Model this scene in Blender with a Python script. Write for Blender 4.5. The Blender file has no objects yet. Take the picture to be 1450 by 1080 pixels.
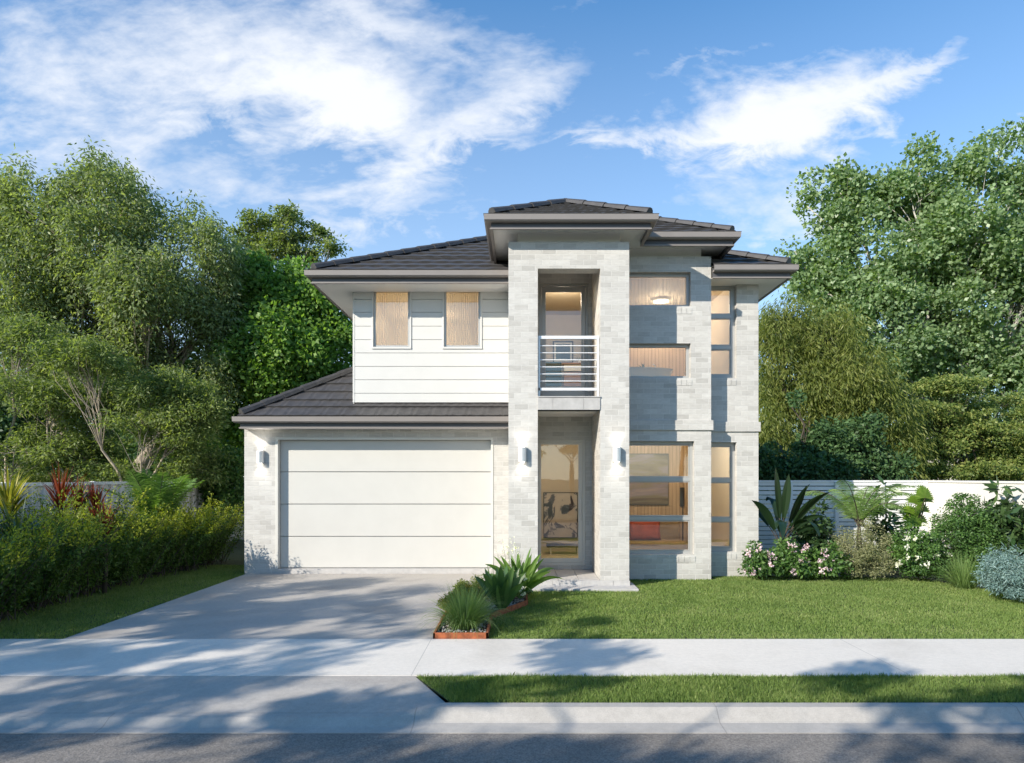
import bpy, bmesh, math, random
import numpy as np
from mathutils import Vector
R = math.radians
rnd = random.Random(7)
rng = np.random.default_rng(11)
S = bpy.context.scene
COL = S.collection

# ------------------------------------------------------------------ camera
CX, HY, F, CH = 738.0, 674.0, 947.0, 2.0
def wx(px, D): return (px - CX) * D / F
def wz(py, D): return CH - (py - HY) * D / F
cd = bpy.data.cameras.new('camera'); cam = bpy.data.objects.new('camera', cd); COL.objects.link(cam)
cam.location = (0, 0, CH); cam.rotation_euler = (R(90), 0, 0)
cd.sensor_width = 36; cd.lens = 36 * F / 1450
cd.shift_x = -13 / 1450; cd.shift_y = 134 / 1450
cd.clip_start = 0.1; cd.clip_end = 2000
S.camera = cam

# ------------------------------------------------------------------ light
LT = Vector((1.2, 1.0, -0.78)).normalized()          # way the sunlight travels
sd = bpy.data.lights.new('sun', 'SUN'); sun = bpy.data.objects.new('sun', sd); COL.objects.link(sun)
sd.energy = 5.0; sd.angle = R(0.4); sd.color = (1.0, 0.925, 0.80)
sun.rotation_euler = LT.to_track_quat('-Z', 'Y').to_euler()
sun.location = (-20, -16, 20)
W = bpy.data.worlds.new('World'); S.world = W; W.use_nodes = True
def build_world():
    nt = W.node_tree; nt.nodes.clear(); N = nt.nodes.new; L = nt.links.new
    out = N('ShaderNodeOutputWorld'); bg = N('ShaderNodeBackground'); bg.inputs[1].default_value = 0.10
    L(bg.outputs[0], out.inputs[0])
    sky = N('ShaderNodeTexSky'); sky.sky_type = 'NISHITA'; sky.sun_disc = False
    sky.sun_elevation = R(26.5); sky.sun_rotation = math.atan2(-1.2, -1.0)
    sky.air_density = 1.0; sky.dust_density = 0.15; sky.ozone_density = 3.0
    tc = N('ShaderNodeTexCoord'); sp = N('ShaderNodeSeparateXYZ'); L(tc.outputs['Generated'], sp.inputs[0])
    def M(op, a, b=None, c=None, clamp=False):
        n = N('ShaderNodeMath'); n.operation = op; n.use_clamp = clamp
        for i, v in enumerate((a, b, c)):
            if v is None: continue
            if isinstance(v, (int, float)): n.inputs[i].default_value = v
            else: L(v, n.inputs[i])
        return n.outputs[0]
    x, y, z = sp.outputs
    ya = M('MAXIMUM', M('ABSOLUTE', y), 0.12)
    u = M('DIVIDE', x, ya); v = M('DIVIDE', z, ya)
    cb = N('ShaderNodeCombineXYZ'); L(u, cb.inputs[0]); L(v, cb.inputs[1])
    L(M('MULTIPLY', M('LESS_THAN', y, 0.0), 5.3), cb.inputs[2])
    def noise(scale, det, dist, rough=0.55, vec=None, off=0):
        mp = N('ShaderNodeMapping'); L(vec or cb.outputs[0], mp.inputs[0])
        mp.inputs['Location'].default_value = (off, off * .7, 0)
        mp.inputs['Rotation'].default_value = (0, 0, R(-28)); mp.inputs['Scale'].default_value = (1, 2.0, 1)
        n = N('ShaderNodeTexNoise'); L(mp.outputs[0], n.inputs['Vector'])
        n.inputs['Scale'].default_value = scale; n.inputs['Detail'].default_value = det
        n.inputs['Roughness'].default_value = rough; n.inputs['Distortion'].default_value = dist
        return n.outputs[0]
    n1 = noise(3.2, 10, 0.9, .6, off=1.7); n2 = noise(9.0, 8, 0.5, .62, off=4.1); n3 = noise(24, 5, .2, .6, off=2)
    # warp the cover map so that its banks get ragged edges
    uw = M('ADD', u, M('MULTIPLY', M('SUBTRACT', n1, .5), .30))
    vw = M('ADD', v, M('MULTIPLY', M('SUBTRACT', n2, .5), .16))
    def blob(px, py, rx, ry, rot, amp):
        a = (px - CX) / F; b = (HY - py) / F; rx /= F; ry /= F; c_, s_ = math.cos(R(rot)), math.sin(R(rot))
        du = M('SUBTRACT', uw, a); dv = M('SUBTRACT', vw, b)
        p = M('DIVIDE', M('ADD', M('MULTIPLY', du, c_), M('MULTIPLY', dv, s_)), rx)
        q = M('DIVIDE', M('SUBTRACT', M('MULTIPLY', dv, c_), M('MULTIPLY', du, s_)), ry)
        r2 = M('ADD', M('MULTIPLY', p, p), M('MULTIPLY', q, q))
        return M('MULTIPLY', M('POWER', 2.718, M('MULTIPLY', r2, -1.0)), amp)
    cov = None
    for b in [(380, 100, 190, 115, 0, .85), (505, 150, 55, 90, 60, 1.0), (650, 200, 170, 40, 25, .8), (740, 110, 90, 45, 15, .5), (100, 120, 200, 150, 0, .72), (600, 110, 90, 60, 0, .3), (950, 280, 160, 30, 0, .35), (300, 200, 60, 30, 20, -.3),
              (1120, 150, 175, 70, 14, 1.35), (1040, 195, 90, 40, 0, .5), (1290, 85, 90, 22, 28, .55), (880, 195, 120, 14, 0, .35), (1240, 270, 130, 50, 12, .5),
              (1450, 195, 90, 28, 10, .75), (1090, 330, 170, 45, 0, .5), (620, 300, 200, 45, 5, .5), (200, 260, 260, 60, 0, .35), (560, 20, 200, 40, -20, .5), (1010, 75, 70, 14, 20, .4), (500, 600, 900, 160, 0, .35)]:
        g = blob(*b); cov = g if cov is None else M('ADD', cov, g)
    back = M('LESS_THAN', y, 0.0)
    cov = M('ADD', M('MULTIPLY', cov, M('SUBTRACT', 1.0, back)), M('MULTIPLY', back, -.5))
    fine = M('ADD', M('MULTIPLY', n2, .55), M('MULTIPLY', n3, .45))
    d = M('ADD', M('MULTIPLY', cov, .70), M('MULTIPLY', M('SUBTRACT', fine, .50), 1.0))
    d = M('ADD', d, M('MULTIPLY', M('SUBTRACT', n1, .5), .75))
    mr = N('ShaderNodeMapRange'); mr.interpolation_type = 'SMOOTHSTEP'; L(d, mr.inputs[0])
    mr.inputs[1].default_value = .0; mr.inputs[2].default_value = .95
    veil = M('MULTIPLY', M('SUBTRACT', 1.0, M('DIVIDE', z, .66), clamp=True), .60)
    mask0 = M('MAXIMUM', mr.outputs[0], veil)
    mask = M('MULTIPLY', mask0, M('GREATER_THAN', z, -0.02))
    hs = N('ShaderNodeHueSaturation'); hs.inputs['Saturation'].default_value = 1.20; hs.inputs['Value'].default_value = SKYV
    ti = N('ShaderNodeMixRGB'); ti.blend_type = 'MULTIPLY'; ti.inputs[0].default_value = 1; ti.inputs[2].default_value = (.84, 1.02, 1.07, 1); L(sky.outputs[0], ti.inputs[1]); L(ti.outputs[0], hs.inputs['Color'])
    mx = N('ShaderNodeMixRGB'); L(mask, mx.inputs[0]); L(hs.outputs[0], mx.inputs[1])
    mx.inputs[2].default_value = CLOUD
    L(mx.outputs[0], bg.inputs[0])
SKYV = 1.55; CLOUD = (7.0, 7.25, 7.7, 1)
build_world()
S.view_settings.view_transform = 'Standard'; S.view_settings.look = 'None'
S.view_settings.exposure = 0.50; S.view_settings.gamma = 1
S.cycles.max_bounces = 8; S.cycles.transparent_max_bounces = 16
S.cycles.diffuse_bounces = 4; S.cycles.glossy_bounces = 3; S.cycles.transmission_bounces = 4
S.cycles.use_denoising = True; S.cycles.sample_clamp_indirect = 4.0
S.cycles.caustics_reflective = False; S.cycles.caustics_refractive = False

# ------------------------------------------------------------------ materials
class NT:
    def __init__(s, name):
        s.m = bpy.data.materials.new(name); s.m.use_nodes = True; s.t = s.m.node_tree; s.t.nodes.clear()
        s.out = s.t.nodes.new('ShaderNodeOutputMaterial')
    def n(s, typ, **kw):
        n = s.t.nodes.new('ShaderNode' + typ)
        for k, v in kw.items():
            if k[0] == '_': setattr(n, k[1:], v)
            else:
                key = int(k[1:]) if k[0] == 'i' and k[1:].isdigit() else k.replace('_', ' ')
                if hasattr(v, 'is_output'): s.t.links.new(v, n.inputs[key])
                else: n.inputs[key].default_value = v
        return n
    def math(s, op, a, b=0.0, c=0.0, clamp=False): return s.n('Math', _operation=op, _use_clamp=clamp, i0=a, i1=b, i2=c).outputs[0]
    def ramp(s, fac, stops, interp='LINEAR'):
        n = s.n('ValToRGB', i0=fac); e = n.color_ramp.elements; n.color_ramp.interpolation = interp
        while len(e) < len(stops): e.new(.5)
        for q, (p, c) in zip(e, stops): q.position = p; q.color = tuple(c) + (1,)
        return n.outputs[0]
    def mix(s, f, a, b, blend='MIX'): return s.n('MixRGB', _blend_type=blend, i0=f, i1=a, i2=b).outputs[0]
    def pos(s): return s.n('NewGeometry').outputs['Position']
    def noise(s, vec, scale, det=4, rough=.55, dist=0): return s.n('TexNoise', Vector=vec, Scale=scale, Detail=det, Roughness=rough, Distortion=dist).outputs[0]
    def bump(s, h, st=.3, dist=.01): return s.n('Bump', Strength=st, Distance=dist, Height=h).outputs[0]
    def done(s, bsdf): s.t.links.new(bsdf.outputs[0], s.out.inputs[0]); return s.m
def c4(c): return tuple(c) + (1,)
def plain(name, c, rough=.5, metal=0, var=.06, vs=3.0, bs=0, bscale=60):
    q = NT(name); p = q.pos(); f = q.noise(p, vs, 5)
    col = q.ramp(f, [(.3, [v * (1 - var) for v in c]), (.7, [v * (1 + var) for v in c])])
    kw = dict(Base_Color=col, Roughness=rough, Metallic=metal)
    if bs: kw['Normal'] = q.bump(q.noise(p, bscale, 3), bs, .004)
    return q.done(q.n('BsdfPrincipled', **kw))
def brick_mat(name, cols, mortar, bw=.25, bh=.100, rough=.75):
    q = NT(name); g = q.n('NewGeometry'); sn = q.n('SeparateXYZ', i0=g.outputs['True Normal']); sp = q.n('SeparateXYZ', i0=g.outputs['Position'])
    ax = q.math('ABSOLUTE', sn.outputs[0]); az = q.math('ABSOLUTE', sn.outputs[2])
    side = q.math('GREATER_THAN', ax, .7); flat = q.math('GREATER_THAN', az, .9)
    u = q.n('Mix', _data_type='FLOAT', i0=side, i2=sp.outputs[0], i3=sp.outputs[1]).outputs[0]
    v = q.n('Mix', _data_type='FLOAT', i0=flat, i2=sp.outputs[2], i3=sp.outputs[1]).outputs[0]
    vec = q.n('CombineXYZ', X=u, Y=v).outputs[0]
    b = q.n('TexBrick', _offset=.5, Vector=vec, Color1=(0, 0, 0, 1), Color2=(1, 1, 1, 1), Mortar=(.5, .5, .5, 1), Scale=1.0, Mortar_Size=.0055, Mortar_Smooth=.35, Brick_Width=bw, Row_Height=bh)
    col = q.ramp(b.outputs[0], [(i / (len(cols) - 1), c) for i, c in enumerate(cols)])
    st = q.noise(q.n('Mapping', Vector=vec, Scale=(9, 26, 1)).outputs[0], 1.0, 5, .65)
    col = q.mix(.55, col, q.ramp(st, [(.3, (.80, .79, .78)), (.7, (1.12, 1.12, 1.12))]), 'MULTIPLY')
    big = q.noise(vec, .9, 3); col = q.mix(.5, col, q.ramp(big, [(.3, (.9, .895, .88)), (.7, (1.06, 1.06, 1.06))]), 'MULTIPLY')
    # rain splash near the ground
    low = q.n('MapRange', i0=q.math('ADD', sp.outputs[2], q.math('MULTIPLY', big, .25)), i1=.1, i2=.55, i3=.86, i4=1.0).outputs[0]
    col = q.mix(1, col, q.n('CombineColor', i0=low, i1=low, i2=low).outputs[0], 'MULTIPLY')
    col = q.mix(b.outputs[1], col, c4(mortar))
    h = q.math('ADD', q.math('MULTIPLY', b.outputs[1], -1.0), q.math('MULTIPLY', st, .35))
    return q.done(q.n('BsdfPrincipled', Base_Color=col, Roughness=rough, Normal=q.bump(h, .55, .006)))
def leaf_mat(name, cols, trans=.35, rough=.5, spec=.3):
    q = NT(name); g = q.n('NewGeometry'); r = g.outputs['Random Per Island']
    big = q.noise(g.outputs['Position'], 1.3, 2)
    f = q.math('ADD', q.math('MULTIPLY', r, .75), q.math('MULTIPLY', q.math('SUBTRACT', big, .37), .9), clamp=True)
    col = q.ramp(f, [(i / (len(cols) - 1), c) for i, c in enumerate(cols)])
    tc = q.mix(1, col, (1.5, 1.6, .55, 1), 'MULTIPLY')
    p = q.n('BsdfPrincipled', Base_Color=col, Roughness=rough); p.inputs['Specular IOR Level'].default_value = spec
    t = q.n('BsdfTranslucent', Color=tc)
    return q.done(q.n('MixShader', i0=trans, i1=p.outputs[0], i2=t.outputs[0]))
def ground_mat(name, cols, rough=.85, sp=(18, 160), bst=.4, spot=.35, joints=None):
    q = NT(name); p = q.pos()
    a = q.noise(p, .7, 6, .6, .4); b = q.noise(p, sp[0], 5, .7); c = q.noise(p, sp[1], 2, .7)
    col = q.ramp(a, [(.28 + .44 * i / (len(cols) - 1), k) for i, k in enumerate(cols)])
    col = q.mix(spot, col, q.ramp(b, [(.3, (.72, .72, .72)), (.7, (1.2, 1.2, 1.2))]), 'MULTIPLY')
    col = q.mix(spot, col, q.ramp(c, [(.32, (.6, .6, .6)), (.68, (1.35, 1.35, 1.35))]), 'MULTIPLY')
    h = q.math('ADD', q.math('MULTIPLY', c, .6), b)
    if joints:
        sx = q.n('SeparateXYZ', i0=p)
        for ax, per, off in joints:
            fr = q.math('ABSOLUTE', q.math('SUBTRACT', q.math('FRACT', q.math('ADD', q.math('DIVIDE', sx.outputs[ax], per), off)), .5))
            ln = q.math('GREATER_THAN', fr, .5 - .005 / per); col = q.mix(q.math('MULTIPLY', ln, .35), col, (.09, .088, .085, 1))
    return q.done(q.n('BsdfPrincipled', Base_Color=col, Roughness=rough, Normal=q.bump(h, bst, .006)))
def glass_mat(name, tint=(.93, .95, .94), refl=1.0):
    q = NT(name); f = q.n('Fresnel', IOR=1.62).outputs[0]
    f = q.math('MULTIPLY', f, refl, clamp=True)
    wob = q.bump(q.noise(q.pos(), 1.6, 2), .05, .02)
    t = q.n('BsdfTransparent', Color=c4(tint)); g = q.n('BsdfGlossy', Color=(1, 1, 1, 1), Roughness=.012, Normal=wob)
    return q.done(q.n('MixShader', i0=f, i1=t.outputs[0], i2=g.outputs[0]))
def emit_mat(name, c, s):
    q = NT(name); return q.done(q.n('Emission', Color=c4(c), Strength=s))

M_BRICK = brick_mat('pale_brick', [(.43, .415, .39), (.495, .478, .45), (.53, .513, .485), (.565, .55, .52), (.465, .45, .425)], (.565, .55, .52))
M_ROOF = plain('roof_tile', (.060, .056, .055), .55, var=.22, vs=7, bs=.3, bscale=90)
M_GUT = plain('taupe_metal', (.24, .215, .20), .4, var=.04)
M_FASCIA = plain('eave_shade_metal', (.085, .082, .085), .45, var=.04)  # shade of the recess below the gutter, put into the fascia colour
M_SOFFIT = plain('soffit_white', (.82, .80, .77), .7, var=.02)
M_WHITE = plain('white_board_paint', (.60, .59, .565), .5, var=.02, bs=.06, bscale=25)
M_GDOOR = plain('garage_door_paint', (.55, .535, .50), .45, var=.02, bs=.05, bscale=40)
M_FRAME = plain('grey_frame_metal', (.42, .42, .41), .38, metal=.25, var=.03)
M_DFRAME = plain('pale_door_paint', (.60, .585, .54), .4, var=.03)
M_RAIL = plain('rail_metal', (.78, .78, .78), .32, metal=.2, var=.02)
M_TILE = plain('porch_stone', (.44, .425, .41), .6, var=.10, vs=9, bs=.1)
M_INT = plain('interior_wall_paint', (.62, .54, .42), .7, var=.03)
M_GLASS = glass_mat('window_glass', refl=2.6)
M_LAMP = plain('lamp_metal', (.72, .72, .72), .3, metal=.4, var=.02)
M_GLOW = emit_mat('lamp_glow', (1, .93, .82), 14)
M_ROOMGLOW = emit_mat('ceiling_glow', (1, .85, .62), 9)
M_BLACK = plain('black_paint', (.02, .02, .02), .45)
M_CONC = ground_mat('driveway_concrete', [(.34, .305, .27), (.44, .405, .365), (.38, .345, .31)], .8, joints=None, spot=.4)
M_PATH = ground_mat('footpath_concrete', [(.60, .55, .48), (.71, .655, .58), (.65, .60, .53)], .8, spot=.28, joints=[(0, 5.0, .22)])
M_KERB = ground_mat('kerb_concrete', [(.33, .305, .275), (.42, .39, .355), (.37, .345, .31)], .8, spot=.32, joints=[(0, 2.6, .35)])
M_ROAD = ground_mat('asphalt', [(.14, .125, .11), (.235, .21, .185), (.175, .158, .14)], .85, sp=(26, 75), bst=1.0, spot=.9)
M_SOIL = ground_mat('soil', [(.035, .045, .018), (.06, .075, .028), (.045, .06, .02)], .95, bst=.9)
M_MULCH = ground_mat('mulch', [(.05, .035, .022), (.09, .07, .05), (.05, .04, .03)], .95, bst=1.0)
M_CORTEN = plain('rusty_steel', (.30, .085, .030), .8, var=.5, vs=16, bs=.4, bscale=120)
M_FENCE = plain('white_fence_paint', (.72, .72, .70), .5, var=.04)
M_STEELF = plain('grey_sheet_metal', (.56, .57, .58), .45, metal=.15, var=.05)
M_RENDER = plain('white_render', (.66, .64, .59), .85, var=.04, vs=1.5, bs=.3, bscale=50)
M_BARK = plain('pale_bark', (.36, .30, .23), .9, var=.35, vs=6, bs=.6, bscale=25)
M_DBARK = plain('dark_bark', (.07, .055, .04), .9, var=.3, vs=6, bs=.6, bscale=25)
M_WBARK = plain('white_bark', (.40, .38, .34), .9, var=.35, vs=8, bs=.5, bscale=25)
M_GRASS = leaf_mat('grass_blade', [(.12, .19, .05), (.17, .25, .065), (.23, .31, .09), (.34, .37, .16)], .35, .55)

# ------------------------------------------------------------------ object helpers
def tag(o, label=None, cat=None, group=None, kind=None):
    if label: o['label'] = label
    if cat: o['category'] = cat
    if group: o['group'] = group
    if kind: o['kind'] = kind
    return o
def thing(name, label, cat, loc=(0, 0, 0), group=None):
    o = bpy.data.objects.new(name, None); COL.objects.link(o); o.location = loc; o.empty_display_size = .2
    return tag(o, label, cat, group)
def link_mesh(name, me, mat, parent=None):
    o = bpy.data.objects.new(name, me); COL.objects.link(o)
    if mat: me.materials.append(mat)
    if parent is not None:
        o.parent = parent
        p = Vector(parent.location)
        if parent.type == 'EMPTY' and p.length > 0: o.location = -p      # mesh data are in world coordinates
    return o
def np_mesh(name, V, nper, mat, parent=None, smooth=False, faces=None):
    """V (n,3); consecutive groups of nper verts make one face, or faces = (k,4) array."""
    V = np.asarray(V, dtype=np.float32).reshape(-1, 3)
    if faces is None: faces = np.arange(len(V), dtype=np.int32).reshape(-1, nper)
    faces = np.asarray(faces, dtype=np.int32); k, m = faces.shape
    me = bpy.data.meshes.new(name); me.vertices.add(len(V)); me.vertices.foreach_set('co', V.ravel())
    me.loops.add(k * m); me.loops.foreach_set('vertex_index', faces.ravel())
    me.polygons.add(k); me.polygons.foreach_set('loop_start', np.arange(0, k * m, m, dtype=np.int32))
    me.polygons.foreach_set('loop_total', np.full(k, m, dtype=np.int32))
    if smooth: me.polygons.foreach_set('use_smooth', np.ones(k, dtype=bool))
    me.update(calc_edges=True)
    return link_mesh(name, me, mat, parent)
class MB:
    def __init__(s): s.v = []; s.f = []
    def poly(s, pts): n = len(s.v); s.v += [tuple(p) for p in pts]; s.f.append(tuple(range(n, n + len(pts)))); return s
    def box(s, x0, x1, y0, y1, z0, z1):
        n = len(s.v); s.v += [(x, y, z) for z in (z0, z1) for y in (y0, y1) for x in (x0, x1)]
        s.f += [tuple(n + i for i in q) for q in ((0, 1, 3, 2), (4, 6, 7, 5), (0, 4, 5, 1), (2, 3, 7, 6), (0, 2, 6, 4), (1, 5, 7, 3))]; return s
    def prism(s, base, z0, z1):
        n = len(base); a = len(s.v); s.v += [(x, y, z0) for x, y in base] + [(x, y, z1) for x, y in base]
        s.f += [tuple(range(a, a + n)), tuple(range(a + n, a + 2 * n))] + [(a + i, a + (i + 1) % n, a + n + (i + 1) % n, a + n + i) for i in range(n)]; return s
    def tube(s, pts, rad, sides=6, cap=True):
        pts = [Vector(p) for p in pts]; m = len(pts); rad = rad if hasattr(rad, '__len__') else [rad] * m; a = len(s.v)
        for i, p in enumerate(pts):
            d = (pts[min(i + 1, m - 1)] - pts[max(i - 1, 0)]).normalized()
            up = Vector((0, 0, 1)) if abs(d.z) < .9 else Vector((1, 0, 0)); e1 = d.cross(up).normalized(); e2 = d.cross(e1)
            for k in range(sides):
                t = 2 * math.pi * k / sides; s.v.append(tuple(p + (e1 * math.cos(t) + e2 * math.sin(t)) * rad[i]))
        for i in range(m - 1):
            for k in range(sides):
                k2 = (k + 1) % sides; s.f.append((a + i * sides + k, a + i * sides + k2, a + (i + 1) * sides + k2, a + (i + 1) * sides + k))
        if cap: s.f += [tuple(a + k for k in range(sides)), tuple(a + (m - 1) * sides + k for k in range(sides))]
        return s
    def sweep(s, path, prof, closed=False):
        """path [(x,y)..] at z0; prof [(out, z)]; out is to the right of travel"""
        P = [Vector((x, y)) for x, y in path]; m = len(P); a = len(s.v); k = len(prof)
        for i in range(m):
            ns = []
            if i > 0 or closed: d = (P[i] - P[i - 1]).normalized(); ns.append(Vector((d.y, -d.x)))
            if i < m - 1 or closed: d = (P[(i + 1) % m] - P[i]).normalized(); ns.append(Vector((d.y, -d.x)))
            n = sum(ns, Vector((0, 0))).normalized(); n = n / max(.2, n.dot(ns[0]))
            for o, z in prof: s.v.append((P[i].x + n.x * o, P[i].y + n.y * o, z))
        for i in range(m if closed else m - 1):
            j = (i + 1) % m
            for q in range(k): q2 = (q + 1) % k; s.f.append((a + i * k + q, a + i * k + q2, a + j * k + q2, a + j * k + q))
        if not closed: s.f += [tuple(a + q for q in range(k)), tuple(a + (m - 1) * k + q for q in range(k))]
        return s
    def wall(s, u0, u1, z0, z1, d0, d1, holes=(), axis='x', back=True):
        us = sorted({u0, u1, *[h[0] for h in holes], *[h[1] for h in holes]}); zs = sorted({z0, z1, *[h[2] for h in holes], *[h[3] for h in holes]})
        us = [u for u in us if u0 - 1e-6 <= u <= u1 + 1e-6]; zs = [z for z in zs if z0 - 1e-6 <= z <= z1 + 1e-6]
        T = (lambda u, d, z: (u, d, z)) if axis == 'x' else (lambda u, d, z: (d, u, z))
        def solid(i, j):
            if i < 0 or j < 0 or i >= len(us) - 1 or j >= len(zs) - 1: return False
            cu, cz = (us[i] + us[i + 1]) / 2, (zs[j] + zs[j + 1]) / 2
            return not any(h[0] < cu < h[1] and h[2] < cz < h[3] for h in holes)
        for i in range(len(us) - 1):
            for j in range(len(zs) - 1):
                if not solid(i, j): continue
                a, b, c, d = us[i], us[i + 1], zs[j], zs[j + 1]
                s.poly([T(a, d0, c), T(b, d0, c), T(b, d0, d), T(a, d0, d)]); s.poly([T(b, d1, c), T(a, d1, c), T(a, d1, d), T(b, d1, d)])
                if not solid(i - 1, j): s.poly([T(a, d0, c), T(a, d0, d), T(a, d1, d), T(a, d1, c)])
                if not solid(i + 1, j): s.poly([T(b, d0, c), T(b, d1, c), T(b, d1, d), T(b, d0, d)])
                if not solid(i, j - 1): s.poly([T(a, d0, c), T(a, d1, c), T(b, d1, c), T(b, d0, c)])
                if not solid(i, j + 1): s.poly([T(a, d0, d), T(b, d0, d), T(b, d1, d), T(a, d1, d)])
        return s
    def build(s, name, mat, parent=None, smooth=False, bevel=0, weld=True):
        me = bpy.data.meshes.new(name); me.from_pydata(s.v, [], s.f)
        if weld:
            bm = bmesh.new(); bm.from_mesh(me); bmesh.ops.remove_doubles(bm, verts=bm.verts, dist=1e-5)
            bmesh.ops.recalc_face_normals(bm, faces=bm.faces); bm.to_mesh(me); bm.free()
        if smooth: me.polygons.foreach_set('use_smooth', [True] * len(me.polygons))
        me.update(); o = link_mesh(name, me, mat, parent)
        if bevel:
            b = o.modifiers.new('bevel', 'BEVEL'); b.width = bevel; b.segments = 2; b.limit_method = 'ANGLE'; b.angle_limit = R(35)
        return o
def frame(mb, x0, x1, z0, z1, y0, y1, w, mull_z=(), mull_x=(), mw=None):
    holes = []; mw = mw or w
    zz = [z0 + w] + [q for m in sorted(mull_z) for q in (m - mw / 2, m + mw / 2)] + [z1 - w]
    xx = [x0 + w] + [q for m in sorted(mull_x) for q in (m - mw / 2, m + mw / 2)] + [x1 - w]
    for i in range(0, len(zz), 2):
        for j in range(0, len(xx), 2): holes.append((xx[j], xx[j + 1], zz[i], zz[i + 1]))
    mb.wall(x0, x1, z0, z1, y0, y1, holes); return holes

# ------------------------------------------------------------------ foliage helpers
def unit(a): return a / np.maximum(np.linalg.norm(a, axis=-1, keepdims=True), 1e-9)
def rdir(n): return unit(rng.normal(size=(n, 3)))
def leaves(P, D, L, Wd, fold=.15):
    """P (n,3) leaf bases, D (n,3) leaf directions, L, Wd arrays -> quads (n*4,3)"""
    n = len(P); D = unit(D); q = unit(np.cross(D, rdir(n))); nrm = np.cross(D, q)
    L = np.broadcast_to(L, n)[:, None]; Wd = np.broadcast_to(Wd, n)[:, None]
    mid = P + D * L * .45 - nrm * L * fold * .3
    return np.stack([P, mid + q * Wd * .5, P + D * L - nrm * L * fold, mid - q * Wd * .5], 1).reshape(-1, 3)
def strips(P, D, L, Wd, droop, seg=5, tip=.08, belly=.35, side=None):
    """curved tapering blades. returns V, faces"""
    n = len(P); D = unit(D); L = np.broadcast_to(L, n).astype(float); Wd = np.broadcast_to(Wd, n).astype(float); droop = np.broadcast_to(droop, n)
    if side is None: side = unit(np.cross(D, np.array([0, 0, 1.0])) + rng.normal(size=(n, 3)) * .15)
    V = []; p = P.copy(); d = D.copy()
    for i in range(seg + 1):
        t = i / seg
        w = Wd * (np.interp(t, [0, belly, 1], [.45, 1, tip]))
        V.append(p - side * w[:, None] / 2); V.append(p + side * w[:, None] / 2)
        d = unit(d + np.array([0, 0, -1.0]) * (droop / seg * (0.4 + 1.2 * t))[:, None]); p = p + d * (L / seg)[:, None]
    V = np.stack(V, 1); m = 2 * (seg + 1)
    base = (np.arange(n) * m)[:, None, None]; f = np.array([[2 * i, 2 * i + 1, 2 * i + 3, 2 * i + 2] for i in range(seg)])[None]
    return V.reshape(-1, 3), (base + f).reshape(-1, 4)
def join(parts):
    V = []; Fs = []; n = 0
    for v, f in parts: V.append(v); Fs.append(f + n); n += len(v)
    return np.concatenate(V), np.concatenate(Fs)
def vnoise(P, s, seed=0):
    P = P * s + seed * 13.7
    return (np.sin(P[:, 0] * 1.7 + 1.3 * np.sin(P[:, 1] * 1.1 + seed)) + np.sin(P[:, 1] * 2.1 + 1.1 * np.sin(P[:, 2] * 1.3)) + np.sin(P[:, 2] * 1.9 + 1.2 * np.sin(P[:, 0] * .9))) / 3
def curve_pts(a, b, n, sag, wob):
    a = np.array(a, float); b = np.array(b, float); t = np.linspace(0, 1, n)[:, None]
    p = a + (b - a) * t; p[:, 2] += sag * np.sin(np.pi * t[:, 0]); w = rng.normal(size=(n, 3)) * wob; w[0] = w[-1] = 0
    return p + w
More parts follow.
